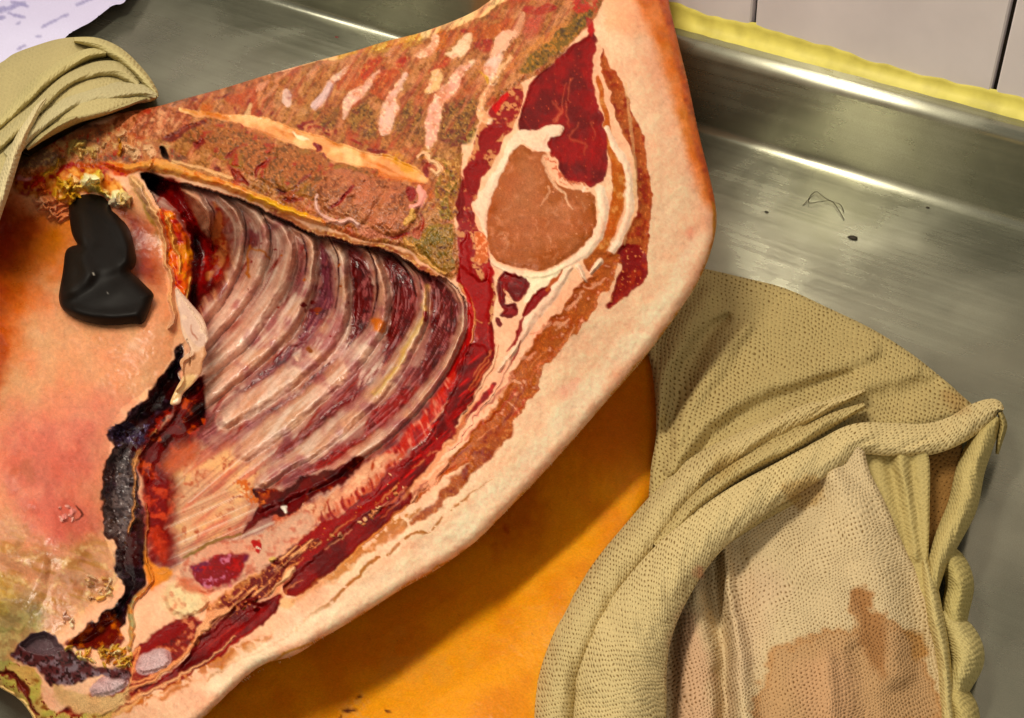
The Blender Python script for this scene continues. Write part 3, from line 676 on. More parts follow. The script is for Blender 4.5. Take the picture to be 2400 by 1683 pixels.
for q in ([(1540, 960), (1640, 860), (1800, 800), (1900, 880), (1900, 1080), (1860, 1280), (1700, 1330), (1540, 1260), (1500, 1120)], [(1060, 1080), (1150, 900), (1280, 900), (1340, 1040), (1280, 1260), (1100, 1220)], [(560, 1020), (700, 900), (850, 960), (840, 1180), (700, 1220), (560, 1140)], [(160, 1020), (280, 880), (420, 900), (400, 1080), (260, 1120)]):
    R.poly('B', q, (164, 128, 74), warp=16, soft=8, mix=[((104, 74, 26), 'n6', .48, .38), ((206, 180, 116), 'n3', .72, .92), ((110, 40, 24), 'n15', .64, .76)], dh=-.0006)
R.poly('B', [(1500, 1240), (1640, 1270), (1780, 1240), (1760, 1340), (1600, 1360)], (120, 44, 30), warp=16, soft=5, tex=('n6', .4, .6))
# cartilage strips between the spines
spn = [([(510, 470, 14), (430, 560, 26), (370, 640, 34), (290, 760, 44), (230, 850, 38), (160, 930, 22)], CART),
       ([(880, 560, 12), (800, 620, 16), (740, 700, 26), (640, 800, 44), (560, 860, 50), (520, 960, 34), (490, 1010, 14)], CART),
       ([(1150, 560, 24), (1110, 680, 26), (1020, 780, 36), (1000, 880, 62), (960, 1020, 54), (940, 1120, 50), (890, 1195, 20)], (232, 192, 176)),
       ([(1900, 440, 10), (1760, 520, 36), (1640, 680, 50), (1540, 800, 56), (1480, 940, 58), (1450, 1080, 66), (1430, 1200, 60), (1410, 1310, 44), (1400, 1360, 20)], (232, 178, 160)),
       ([(1440, 170, 40), (1420, 250, 44), (1340, 320, 38), (1270, 350, 24)], (232, 186, 156)),
       ([(1840, 130, 14), (1800, 200, 40), (1740, 280, 60), (1660, 350, 54), (1600, 340, 20)], (236, 206, 176)),
       ([(2320, 110, 24), (2240, 190, 60), (2160, 320, 50), (2120, 440, 60), (2080, 560, 60), (2080, 680, 24)], (232, 200, 184)),
       ([(1500, 560, 50), (1480, 640, 60), (1420, 720, 40), (1360, 750, 20)], (232, 196, 150)),
       ([(2300, 350, 16), (2200, 500, 22), (2080, 680, 22), (1990, 820, 20), (1950, 960, 34), (2000, 1040, 40)], (236, 190, 150))]
for p, c in spn:
    R.line('B', [(x, y, w*1.25) for x, y, w in p], c, lab('cartilage', M_MEMB), warp=10, soft=5, round=.0013, mix=[((206, 146, 116), 'n15', .5, .8), ((236, 206, 180), 'n6', .55, .8)])
R.line('B', [(1960, 540, 10), (2020, 620, 14), (2030, 690, 8)], (224, 190, 90), warp=6)
R.line('B', [(1340, 1440, 18), (1400, 1420, 22), (1440, 1500, 16), (1500, 1560, 16)], (236, 206, 160), warp=9, round=.001)
R.line(1, [(2075, 540, 22), (2030, 600, 26), (1975, 665, 20)], (222, 190, 184), lab('cartilage', M_MEMB), warp=6, round=.001)
R.line(1, [(1820, 590, 26), (1812, 640, 26)], (220, 184, 170), lab('cartilage', M_MEMB), warp=6, round=.001)
R.line('A', [(1520, 180, 20), (1440, 260, 40), (1390, 300, 20)], (226, 180, 156), warp=8)
for p in ([(-200, 700, 10), (-260, 780, 26), (-330, 860, 24), (-380, 930, 10)], [(-60, 480, 10), (-160, 560, 24), (-240, 640, 20)], [(300, 420, 10), (200, 500, 22), (120, 590, 18)], [(700, 300, 12), (600, 400, 24), (520, 480, 16)], [(1100, 260, 12), (1010, 340, 26), (940, 400, 14)]):
    R.line('B', p, (230, 182, 152), None, warp=12, soft=6, round=.001, mix=((206, 130, 96), 'n15', .55, .8))
for p in ([(420, 640, 8), (340, 760, 14), (300, 880, 10)], [(800, 760, 8), (700, 880, 12), (640, 1000, 8)], [(1180, 760, 10), (1120, 900, 12), (1080, 1060, 8)], [(1640, 800, 8), (1600, 960, 14), (1560, 1200, 10)], [(60, 640, 8), (0, 740, 12), (-60, 840, 8)]):
    R.line('B', p, (132, 34, 24), None, warp=16, soft=5, alpha=.8, dh=-.0008)
# far-left part of the row: pink brown
R.poly('A', [(-100, 480), (200, 350), (500, 300), (900, 150), (1200, 80), (1500, 60), (1500, 180), (1100, 300), (800, 400), (500, 480), (200, 520), (-100, 620)], (182, 124, 82), warp=12, soft=8, mix=[((150, 104, 50), 'n6', .5, .35), ((214, 160, 120), 'n15', .55, .7)])
R.poly('A', [(100, 500), (400, 460), (700, 420), (760, 480), (600, 560), (700, 580), (400, 780), (300, 800), (0, 720), (-200, 720), (-200, 600)], (206, 146, 114), warp=12, soft=6, mix=[((160, 96, 60), 'n6', .52, .38), ((232, 188, 156), 'n15', .6, .75)])
for p in ([(700, 400, 14), (740, 390, 12)], [(980, 390, 18), (1040, 350, 20), (1090, 325, 8)], [(1160, 480, 18), (1180, 510, 16)], [(1300, 380, 16), (1300, 440, 18)], [(1420, 520, 16), (1450, 560, 20)], [(1570, 520, 16), (1565, 550, 20)], [(190, 520, 14), (250, 540, 18)]):
    R.line('A', p, (130, 12, 12), warp=9, dh=-.001)
for p, c in (([(830, 480, 50), (880, 470, 30)], (206, 128, 50)), ([(1000, 540, 30), (1030, 545, 24)], (206, 140, 50)), ([(250, 540, 22), (190, 520, 18)], (196, 76, 36))):
    R.line('A', p, c, warp=10, soft=4)
R.line('A', [(1330, 460, 26), (1310, 540, 34), (1300, 590, 20)], (230, 196, 160), warp=9)
# canal strip
canal = lab('spinal_canal', M_MEMB, "pale smooth spinal canal strip running through the split backbone")
R.line('A', [(560, 480, 20), (700, 520, 30), (1000, 570, 40), (1300, 620, 60), (1600, 700, 80), (1850, 800, 90), (2050, 870, 100), (2300, 950, 100), (2600, 1050, 100), (2850, 1120, 110), (3050, 1190, 90), (3180, 1240, 50)], (226, 168, 118), canal, warp=6, soft=3, dh=-.0025,
       mix=[((206, 132, 60), (20, 60, 10, 5), .5, .75), ((236, 196, 150), 'n40', .5, .7)], round=.001)
R.line('C', [(400, 200, 20), (700, 210, 30), (950, 290, 34), (1200, 350, 26), (1380, 420, 26), (1420, 520, 20)], (206, 120, 34), warp=8, soft=6, alpha=.8)
R.poly('C', [(900, 60), (1050, 20), (1180, 100), (1300, 260), (1250, 340), (1080, 200)], (226, 178, 118), warp=8, soft=6, mix=((214, 160, 70), 'n15', .5, .7))
R.line('A', [(1790, 740, 10), (1840, 780, 22), (1900, 800, 22), (1940, 810, 10)], (250, 222, 190), warp=8)
R.line('C', [(750, -10, 14), (860, 20, 24), (940, 40, 18)], (130, 14, 14), warp=6, dh=-.002)
R.line('B', [(580, 1265, 12), (640, 1285, 16), (700, 1310, 6)], (166, 24, 20), warp=6, dh=-.002)
R.blobs('A', [(1700, 600), (2200, 700), (2300, 760), (1900, 700)], 12, 4, (150, 30, 20), 2)
# red spots round the canal
for p in ([(2010, 880, 20), (2060, 920, 34), (2040, 950, 20)], [(1700, 880, 20), (1750, 890, 26)], [(2110, 990, 18), (2150, 1020, 14)], [(1990, 620, 12), (1870, 660, 22), (1900, 700, 10)], [(2120, 740, 16), (2160, 750, 14)]):
    R.line('A', p, (140, 10, 14), warp=8, dh=-.0015)
# vertebral bodies
vb = [[(740, 640), (980, 600), (1200, 650), (1290, 720), (1180, 900), (1040, 1060), (900, 980), (860, 900), (700, 880), (620, 800)],
      [(1300, 730), (1520, 780), (1600, 850), (1560, 980), (1420, 1120), (1360, 1230), (1240, 1160), (1080, 1060), (1190, 900)],
      [(1620, 850), (1900, 920), (2080, 980), (2160, 1060), (2000, 1200), (1880, 1300), (1700, 1370), (1560, 1340), (1400, 1240), (1480, 1090), (1580, 980)],
      [(2100, 1050), (2400, 1090), (2600, 1120), (2700, 1180), (2520, 1330), (2440, 1440), (2250, 1450), (2100, 1500), (1900, 1420), (1780, 1380), (1960, 1240)]]
for q in vb:
    R.poly('A', q, (182, 124, 78), lab('vertebra', M_BONE), warp=8, soft=3, dh=.0015, mix=[((134, 92, 40), 'n6', .5, .36), ((214, 162, 116), 'n3', .72, .92), ((164, 132, 62), 'n40', .6, .8), ((172, 66, 40), 'n15', .62, .76)])
vc = [[(200, 440), (380, 200), (640, 240), (800, 300), (980, 350), (860, 560), (740, 800), (640, 840), (500, 740), (360, 720), (240, 620)],
      [(1000, 350), (1200, 400), (1340, 480), (1330, 640), (1260, 780), (1160, 900), (1000, 930), (860, 880), (760, 820), (860, 580)]]
for q in vc:
    R.poly('C', q, (186, 126, 92), lab('vertebra', M_BONE), warp=8, soft=3, dh=.0015, mix=[((144, 84, 40), 'n6', .5, .36), ((218, 168, 132), 'n3', .72, .92), ((204, 140, 112), 'n40', .5, .75)])
# discs and slits
for p, c in (([(860, 610, 10), (720, 640, 34), (600, 720, 44), (500, 780, 50), (400, 800, 20)], (120, 18, 12)), ([(820, 830, 30), (740, 870, 30)], (146, 30, 22)), ([(1200, 880, 8), (1120, 960, 24), (1040, 1020, 14)], (150, 40, 30)), ([(1560, 990, 8), (1480, 1060, 26), (1400, 1120, 22), (1370, 1210, 14)], (166, 40, 28)), ([(1980, 1180, 8), (1900, 1220, 18), (1800, 1300, 8)], (140, 50, 30)),
             ([(900, 1080, 14), (950, 1130, 26), (970, 1160, 10)], (120, 14, 12)), ([(1100, 1120, 24), (1180, 1200, 46), (1270, 1280, 26)], (150, 28, 20)), ([(1600, 1360, 20), (1680, 1370, 26)], (90, 14, 20)), ([(1680, 1450, 24), (1800, 1440, 24), (1900, 1440, 10)], (130, 24, 20))):
    R.line('A', p, c, warp=9, soft=3, dh=-.0018, mix=((170, 80, 40), 'n6', .6, .8))
R.line('C', [(580, 400, 20), (500, 500, 22), (420, 590, 20), (350, 630, 12)], (156, 14, 10), warp=5, dh=-.002)
R.poly('C', [(1150, 420), (1220, 400), (1290, 480), (1260, 530), (1180, 510)], (156, 14, 16), warp=9, dh=-.0015)
R.line('C', [(1290, 420, 30), (1340, 500, 36), (1320, 590, 34), (1220, 600, 24)], (232, 170, 158), lab('cartilage', M_MEMB), warp=8, round=.0012)
R.line('C', [(1250, 640, 30), (1220, 740, 34), (1140, 820, 20)], (232, 196, 130), warp=8, round=.001)
R.line('C', [(200, 480, 18), (200, 600, 20), (260, 720, 26), (380, 780, 30), (450, 800, 34), (560, 760, 24), (640, 820, 34)], (222, 180, 168), lab('cartilage', M_MEMB), warp=6, round=.0018)
R.line('C', [(180, 790, 14), (300, 790, 24), (420, 780, 12)], (222, 172, 150), warp=6, round=.001)
for p in ([(940, 930, 10), (1050, 950, 20), (1180, 910, 12)], [(1240, 980, 10), (1230, 920, 18), (1300, 830, 34), (1330, 740, 18), (1310, 680, 8)]):
    R.line('C', p, (160, 8, 14), warp=6, dh=-.002)
R.poly('C', [(640, 850), (740, 820), (1000, 930), (860, 950), (720, 940)], (222, 160, 140), warp=8)
# the olive end bone and yellow edge
ob = lab('end_vertebra', M_BONE, "olive yellow sawn vertebra at the lower end of the backbone")
R.poly('C', [(1380, 800), (1470, 780), (1640, 800), (1660, 900), (1640, 1080), (1680, 1250), (1640, 1340), (1560, 1330), (1440, 1260), (1340, 1170), (1240, 1110), (1120, 1070), (1160, 960), (1250, 960), (1320, 860)], (176, 142, 80), ob, warp=9, soft=3, dh=.001, mix=[((132, 120, 30), 'n15', .42, .62), ((90, 40, 24), 'n15', .30, .2), ((214, 180, 120), 'n3', .75, .95)])
R.poly('C', [(1440, 90), (1600, 140), (1760, 60), (1740, 240), (1740, 400), (1700, 560), (1700, 720), (1560, 740), (1490, 600), (1460, 440), (1480, 320), (1560, 240), (1540, 180)], (180, 134, 74), ob, warp=9, soft=3, mix=[((150, 134, 30), (80, 30, 12, 4), .45, .65), ((222, 186, 130), 'n6', .62, .75), ((120, 60, 30), 'n6', .36, .28)])
R.line('C', [(1130, 1000, 20), (1180, 1070, 30), (1300, 1140, 26), (1390, 1220, 20), (1500, 1310, 18), (1600, 1350, 22)], (228, 190, 130), warp=9, round=.0015)
R.line('C', [(1290, 100, 16), (1360, 60, 26), (1440, 140, 20), (1520, 210, 30), (1480, 260, 26), (1420, 240, 18)], (236, 196, 160), lab('cartilage', M_MEMB), warp=8, round=.0015)
R.poly('C', [(1340, 130), (1400, 150), (1490, 210), (1400, 210), (1400, 310), (1360, 300)], (140, 14, 12), warp=6, dh=-.003)
R.line(2, [(1455, 60, 30), (1370, 160, 42), (1280, 230, 42), (1190, 300, 34), (1130, 350, 18)], (140, 118, 44), ob, warp=8, soft=4, mix=[((190, 144, 70), 'n6', .5, .7), ((90, 74, 24), 'n6', .38, .28)])
R.line(2, [(1350, 110, 10), (1240, 200, 14), (1130, 270, 12), (1050, 350, 10)], (222, 166, 110), warp=10)
R.poly(2, [(1460, 80), (1500, 100), (1500, 160), (1470, 180)], (176, 24, 20), warp=10, soft=3)
R.poly(2, [(1380, -10), (1500, -10), (1500, 60), (1470, 40), (1430, 60), (1380, 30)], (200, 60, 36), warp=12, soft=4, tex=('n6', .35, .55))
R.poly(2, [(1130, 40), (1250, 20), (1300, 40), (1220, 90), (1140, 80)], (176, 26, 26), warp=12, soft=4)
R.poly(2, [(1140, 110), (1230, 90), (1210, 160), (1150, 180)], (206, 110, 100), warp=14, soft=8)
R.line(2, [(1120, 90, 20), (1090, 160, 26), (1020, 230, 28), (980, 270, 20)], (232, 186, 160), warp=10)

# slanting saw-torn streaks over the whole split backbone
spd = R.sdf('S', TOPP, 5); keep = np.isin(R.lab, [k for k, q in LAB.items() if q[0] in ('cartilage', 'spinal_canal', 'vertebra', 'end_vertebra')])
for c, fld, lo, hi, al in (((172, 58, 34), (122, 46, 8, 41), .56, .76, .5), ((232, 180, 150), (122, 60, 9, 42), .62, .8, .4), ((120, 66, 34), (122, 22, 5, 43), .62, .74, .5), ((206, 120, 92), (122, 90, 22, 44), .55, .75, .3)):
    R._apply(w00, np.where(keep, 9.0, spd), c, None, 3, 0, 5, None, al, None, (fld, lo, hi))
# ---- far left end: torn fat and tendon ----
R.poly('D', [(160, 1120), (330, 1060), (500, 1000), (720, 940), (900, 960), (980, 1020), (1100, 1060), (1300, 1080), (1420, 1210), (1200, 1250), (1000, 1290), (800, 1240), (600, 1230), (500, 1180), (300, 1200), (150, 1250)], (196, 140, 106), None, warp=14, soft=4, mix=[((140, 100, 84), 'n15', .45, .3), ((222, 190, 150), 'n15', .55, .7), ((176, 60, 30), 'n6', .66, .8)])
R.poly('D', [(140, 1170), (300, 1110), (430, 1130), (400, 1230), (260, 1260), (140, 1270)], (150, 126, 110), warp=12, soft=5, mix=((196, 176, 140), 'n6', .5, .7))
R.blobs('D', [(500, 1130), (600, 1060), (720, 1040), (830, 1090), (820, 1130), (700, 1170), (560, 1200)], 10, 11, [(226, 204, 150), (214, 186, 150), (216, 200, 140)], 3, dh=.003, warp=10, soft=3)
R.blobs('D', [(900, 1010), (1000, 1020), (1120, 1100), (1160, 1200), (1080, 1240), (980, 1180), (900, 1120)], 14, 11, [(240, 208, 176), (232, 186, 150), (222, 160, 120)], 5, dh=.003, warp=10, soft=3)
R.line('D', [(900, 1060, 16), (910, 1110, 20), (890, 1150, 18)], (206, 150, 50), warp=10, round=.003)
R.poly('D', [(1200, 1110), (1240, 1100), (1275, 1160), (1260, 1200), (1210, 1190)], (26, 10, 14), warp=7, dh=-.01)
edge = lab('vertebral_ligament', M_MEMB, "tan band of gristle along the lower edge of the backbone")
R.line('A', [(-200, 1100, 40), (0, 1110, 50), (250, 1090, 60), (450, 1110, 70), (620, 1180, 60), (850, 1250, 50), (1050, 1300, 46), (1250, 1390, 46), (1400, 1450, 50), (1650, 1560, 50), (1850, 1620, 46), (2100, 1720, 34)], (222, 166, 104), edge, warp=7, soft=3, round=.004, mix=[((206, 124, 56), 'n15', .5, .7)])
R.line('A', [(480, 1030, 24), (700, 1100, 26), (900, 1170, 30), (1100, 1230, 30)], (244, 208, 166), warp=8, round=.002)
R.line('A', [(1300, 1440, 30), (1500, 1500, 40), (1700, 1560, 40), (1900, 1610, 30)], (222, 176, 60), warp=8, soft=5, round=.001)
R.poly('D', [(480, 1230), (640, 1250), (800, 1240), (1000, 1290), (860, 1320), (700, 1300), (560, 1290)], (206, 110, 60), warp=12, soft=4, mix=((170, 30, 14), 'n6', .55, .7))

R.line('S', [(640, 496, 8), (740, 548, 10), (830, 574, 10), (920, 592, 10), (1000, 640, 12), (1050, 672, 10)], (188, 128, 84), None, warp=9, soft=4, mix=[((150, 76, 50), 'n15', .45, .65), ((226, 186, 130), 'n6', .6, .8)])
# ---- rib cage -----------------------------------------------------------------
CAGE = [(350, 420), (430, 432), (530, 455), (620, 492), (700, 530), (770, 560), (860, 578), (930, 598), (1000, 640), (1060, 665), (1095, 720), (1104, 790), (1090, 870), (1050, 950), (1000, 1030), (930, 1105), (850, 1170), (750, 1230), (640, 1262), (540, 1275), (440, 1310), (380, 1345), (350, 1320), (335, 1200), (345, 1100), (380, 1000), (420, 930), (440, 850), (440, 760), (425, 640), (400, 540), (370, 470)]
cage = R.sdf('S', CAGE, 6)
inter = lab('rib_wall', M_MEMB, "dark red muscle between the ribs under a wet membrane")
R.poly('S', CAGE, (176, 132, 122), inter, warp=6, soft=3, groove=None, mix=[((136, 74, 76), 'n40', .45, .7), ((150, 60, 50), (125, 60, 10, 51), .6, .75)])
BF = lab('breast_fat', M_FAT, 'cream breast fat at the lower end of the rib wall')
R.poly(8, [(330, 180), (560, 90), (700, 150), (720, 280), (660, 400), (600, 540), (430, 620), (320, 680), (260, 640), (240, 500), (180, 400), (220, 260)], (216, 172, 142), BF, warp=16, soft=26, mix=[((226, 188, 146), 'n40', .45, .7), ((170, 90, 60), 'n15', .62, .85), ((206, 140, 116), (-38, 80, 16, 5), .52, .72)])
w0 = (slice(None), slice(None))
# recess under the backbone lip
lipd, _, _ = line_d(R.U, R.V, catmull([(300, 418, 1), (430, 432, 1), (530, 455, 1), (620, 492, 1), (700, 530, 1), (770, 560, 1), (860, 578, 1), (930, 598, 1), (1000, 640, 1)], False, 4))
R.h = R.h-(cage < 0)*.012*np.exp(-lipd/14)-(cage < 0)*.010*np.exp(-lipd/60)
ribs = [  # centre lines with half widths (sheet 6)
    [(60, 100, 28), (140, 150, 34), (195, 230, 26), (215, 330, 12), (215, 420, 5)],
    [(250, 130, 16), (330, 210, 30), (375, 300, 26), (378, 400, 34), (345, 500, 44), (290, 610, 52), (220, 730, 50), (130, 850, 40), (60, 950, 30), (0, 1010, 10)],
    [(370, 160, 30), (460, 230, 42), (505, 330, 34), (505, 430, 36), (450, 570, 54), (370, 700, 56), (280, 820, 48), (180, 930, 44), (80, 1030, 30)],
    [(520, 240, 30), (600, 300, 44), (635, 380, 40), (635, 480, 40), (590, 620, 54), (520, 730, 60), (420, 860, 64), (310, 970, 60), (190, 1080, 50), (80, 1160, 20)],
    [(660, 300, 26), (745, 370, 36), (765, 470, 32), (745, 600, 34), (690, 730, 48), (600, 860, 70), (470, 990, 64), (330, 1110, 60), (200, 1220, 44), (80, 1330, 20)],
    [(800, 320, 26), (880, 400, 40), (925, 500, 40), (935, 620, 42), (925, 760, 46), (860, 900, 74), (730, 1040, 74), (590, 1150, 70), (430, 1260, 70), (300, 1350, 50)],
    [(960, 360, 22), (1060, 430, 28), (1120, 520, 30), (1150, 640, 44), (1140, 780, 46), (1080, 900, 54), (960, 1050, 66), (820, 1180, 62), (680, 1300, 70), (520, 1420, 74), (400, 1520, 60)],
    [(1160, 400, 18), (1260, 470, 24), (1340, 570, 30), (1370, 690, 30), (1350, 820, 34), (1280, 960, 48), (1180, 1110, 56), (1050, 1260, 56), (900, 1390, 58), (760, 1500, 60), (600, 1600, 50), (500, 1680, 40)],
    [(1460, 560, 12), (1540, 640, 18), (1572, 740, 20), (1560, 880, 22), (1490, 1040, 28), (1390, 1180, 34), (1270, 1320, 36), (1130, 1440, 40), (980, 1550, 40), (860, 1640, 44), (680, 1720, 50), (500, 1800, 60)]]
# dark intercostal flesh first
dk = [([(640, 330, 8), (670, 420, 22), (670, 520, 22), (640, 620, 26), (560, 760, 34), (500, 820, 20)], (150, 92, 90), .75),
      ([(790, 400, 14), (830, 490, 26), (850, 600, 30), (820, 720, 40), (760, 830, 40), (700, 880, 18)], (130, 66, 80), .9),
      ([(950, 440, 12), (1010, 520, 38), (1050, 620, 50), (1040, 760, 50), (1000, 880, 36), (950, 980, 20)], (110, 16, 22), 1),
      ([(1170, 480, 14), (1240, 570, 40), (1270, 680, 54), (1240, 820, 56), (1190, 940, 44), (1150, 1020, 18)], (112, 12, 16), 1),
      ([(1390, 520, 14), (1450, 620, 44), (1480, 740, 56), (1460, 880, 56), (1420, 1020, 44), (1360, 1140, 24)], (108, 14, 20), 1),
      ([(450, 900, 6), (400, 960, 16), (330, 1020, 6)], (130, 80, 80), .8),
      ([(720, 920, 14), (640, 990, 24), (560, 1060, 22), (470, 1130, 20), (400, 1200, 10)], (122, 50, 60), .9),
      ([(900, 1050, 18), (800, 1140, 34), (700, 1230, 38), (600, 1310, 40), (500, 1390, 32), (420, 1450, 12)], (118, 22, 18), 1),
      ([(1140, 1100, 20), (1050, 1200, 42), (950, 1300, 50), (840, 1400, 50), (720, 1480, 50), (600, 1560, 30), (540, 1600, 10)], (122, 18, 14), 1),
      ([(1290, 1160, 24), (1220, 1260, 56), (1120, 1360, 46), (1080, 1460, 50), (960, 1540, 64), (840, 1610, 56), (740, 1680, 40), (640, 1740, 36), (560, 1790, 14)], (150, 20, 12), 1),
      ([(350, 1270, 20), (260, 1320, 20), (180, 1390, 8)], (130, 80, 70), .8),
      ([(400, 560, 6), (390, 640, 14), (330, 730, 12), (240, 830, 8), (160, 900, 6)], (140, 60, 40), .7),
      ([(1090, 430, 6), (1130, 520, 10)], (170, 20, 20), 1), ([(1310, 500, 8), (1350, 580, 12), (1370, 650, 5)], (160, 16, 16), 1)]
for p, c, a in dk:
    R.line(6, [(x, y, w*1.22) for x, y, w in p], c, None, warp=12, soft=11, alpha=min(1, a*1.1), dh=-.0012, clip=cage, mix=[((170, 100, 100), (112, 26, 4, 9), .58, .75), (tuple(int(k*.7) for k in c), 'n15', .5, .75)])
for i, p in enumerate(ribs):
    lb = lab('rib', M_MEMB)
    pp = [(x, y, w*.95) for x, y, w in p]
    R.line(6, pp, (214, 174, 154) if i < 4 else (216, 172, 146), lb, warp=4, soft=10, alpha=.9, round=.0082, clip=cage,
           mix=[((232, 202, 184), (130 if i > 2 else 120, 90, 14, i+1), .45, .65), ((182, 128, 124), 'n40', .5, .75)])
R.line(6, [(1380, 620, 10), (1375, 760, 14), (1300, 900, 16), (1220, 1050, 14), (1100, 1200, 10)], (222, 186, 110), warp=8, soft=6, alpha=.7, clip=cage)
# shiny whiter reaches, fibres and slits
for p in ([(600, 700, 20), (640, 760, 26), (560, 840, 30)], [(780, 860, 20), (760, 930, 30), (700, 960, 20)], [(1200, 1000, 24), (1120, 1060, 26), (1040, 1120, 20)], [(960, 950, 24), (880, 1040, 30)]):
    R.line(6, p, (226, 196, 186), warp=26, soft=8, alpha=.6, tex=((120, 30, 4, 8), .4, .6))
for p in ([(190, 150, 2), (225, 210, 4.5), (238, 280, 5), (238, 380, 4)], [(372, 200, 1.5), (400, 270, 3.5), (404, 340, 3.5), (398, 440, 2)], [(480, 200, 2), (525, 290, 3.5), (540, 360, 3.5), (530, 470, 1.5)], [(700, 342, 3), (722, 400, 6), (733, 470, 6), (722, 560, 3)], [(830, 335, 2), (882, 420, 4), (905, 500, 4.5), (908, 620, 4), (888, 740, 3)],
          [(1030, 375, 3), (1075, 450, 5), (1108, 540, 7), (1116, 640, 7), (1106, 720, 5), (1085, 800, 3)], [(860, 350, 1.5), (900, 430, 2.5)], [(1120, 400, 3), (1220, 480, 5), (1290, 570, 6), (1325, 680, 4)], [(1500, 560, 2), (1565, 660, 4), (1585, 740, 4)], [(1240, 470, 2), (1330, 560, 4), (1352, 640, 4)]):
    R.line(6, p, (70, 10, 14), warp=2, soft=1.5, dh=-.002, clip=cage)
# streaks that follow each rib, pale tendon and fine muscle fibre
wc = R._win(CAGE, 10); bq = np.full(R.U[wc].shape, 1e9); Sx = bq*0; Dx = bq*0
for k, q in enumerate(ribs):
    pp = catmull(T(6, q), False, 4); acc = 0
    for i in range(len(pp)-1):
        a, b = pp[i], pp[i+1]; ex, ey = b[0]-a[0], b[1]-a[1]; L_ = math.hypot(ex, ey)+1e-9
        wx = R.U[wc]-a[0]; wy = R.V[wc]-a[1]; t = np.clip((wx*ex+wy*ey)/(L_*L_), 0, 1)
        d = np.hypot(wx-ex*t, wy-ey*t)-max(a[2], 1)*.6; m = d < bq
        bq = np.where(m, d, bq); Sx = np.where(m, acc+L_*t+k*330, Sx); Dx = np.where(m, (ex*wy-ey*wx)/L_+k*57, Dx); acc += L_
st = fbm(Sx/95, Dx/6.5, 61); st2 = fbm(Sx/34+Dx/30, Dx/3.4, 62, 2); cw = (cage[wc] < 0)
dark = sstep(.30, .12, R.col[wc].mean(-1))
def blend(c, a): R.col[wc] = R.col[wc]*(1-a[..., None])+lin(c)*a[..., None]
blend((236, 218, 202), cw*(1-dark)*.5*sstep(.52, .8, st)); blend((150, 92, 88), cw*(1-dark)*.36*sstep(.44, .24, st))
blend((206, 158, 158), cw*dark*.5*sstep(.60, .82, st2)); blend((70, 6, 8), cw*dark*.5*sstep(.42, .25, st2))
R.h[wc] += cw*(.0009*(st-.5)+.0004*(st2-.5))
R.blobs(6, [(430, 380), (900, 500), (1100, 800), (800, 900), (400, 640)], 16, 2.4, [(150, 60, 20), (140, 20, 20), (186, 110, 40)], 11, warp=7)
R.blobs(6, [(700, 700), (900, 720), (880, 760), (740, 770)], 5, 6, [(150, 70, 30), (130, 20, 24)], 12, warp=7)
for p in ([(430, 400, 5), (425, 460, 5), (415, 570, 7)], [(430, 410, 3), (490, 430, 5), (540, 475, 3)], [(412, 560, 10), (416, 580, 8)]):
    R.line(6, p, (186, 120, 60), warp=8, soft=2.5)
R.line(6, [(1100, 820, 20), (1140, 830, 26)], (214, 130, 50), warp=14, soft=6, alpha=.9)
R.line(6, [(745, 950, 16), (755, 965, 14)], (150, 90, 40), warp=9); R.line(6, [(680, 1015, 9), (680, 1025, 7)], (240, 200, 180), warp=5, round=.002)
R.line(6, [(1370, 770, 14), (1374, 800, 12)], (150, 20, 10), warp=9)
# bright red streaky edge beyond the last rib
R.poly(6, [(1600, 820), (1640, 900), (1590, 1060), (1560, 1200), (1440, 1380), (1280, 1520), (1180, 1620), (1060, 1700), (900, 1750), (1000, 1640), (1130, 1530), (1270, 1400), (1400, 1270), (1500, 1120), (1560, 980)], (190, 62, 46), inter, warp=14, soft=7, mix=[((222, 146, 126), (66, 22, 7, 9), .48, .74), ((150, 14, 10), (74, 26, 9, 19), .5, .75)])
R.poly(8, [(800, 470), (1000, 400), (1150, 330), (1300, 250), (1420, 150), (1480, 160), (1350, 300), (1250, 400), (1100, 480), (950, 560), (860, 620), (820, 560)], (196, 110, 84), None, warp=16, soft=9, mix=[((222, 164, 140), (68, 22, 8, 5), .46, .7), ((150, 26, 12), (74, 24, 8, 14), .52, .72)])
R.line(6, [(1560, 620, 8), (1610, 700, 9), (1630, 830, 8), (1600, 960, 8), (1570, 1080, 5)], (222, 160, 116), warp=6, round=.001)
R.line(6, [(1590, 640, 10), (1612, 760, 16), (1600, 900, 18), (1560, 1010, 14), (1500, 1110, 10)], (176, 16, 10), warp=5, soft=2)

R.poly('L', [(1070, 772), (1135, 700), (1165, 650), (1130, 590), (1240, 590), (1340, 530), (1420, 505), (1510, 480), (1610, 440), (1620, 480), (1490, 580), (1400, 625), (1300, 690), (1200, 712), (1130, 752)], (104, 14, 8), muscL, warp=12, soft=4, dh=-.002, mix=[((176, 84, 40), 'n15', .6, .78), ((70, 6, 6), 'n40', .5, .7)])
R.poly('L', [(1180, 800), (1300, 705), (1500, 585), (1690, 430), (1770, 440), (1620, 560), (1500, 650), (1400, 740), (1360, 870), (1210, 860)], (222, 168, 140), None, warp=14, soft=7, mix=[((176, 84, 50), (100, 40, 9, 6), .58, .74), ((232, 190, 160), 'n15', .55, .75)])
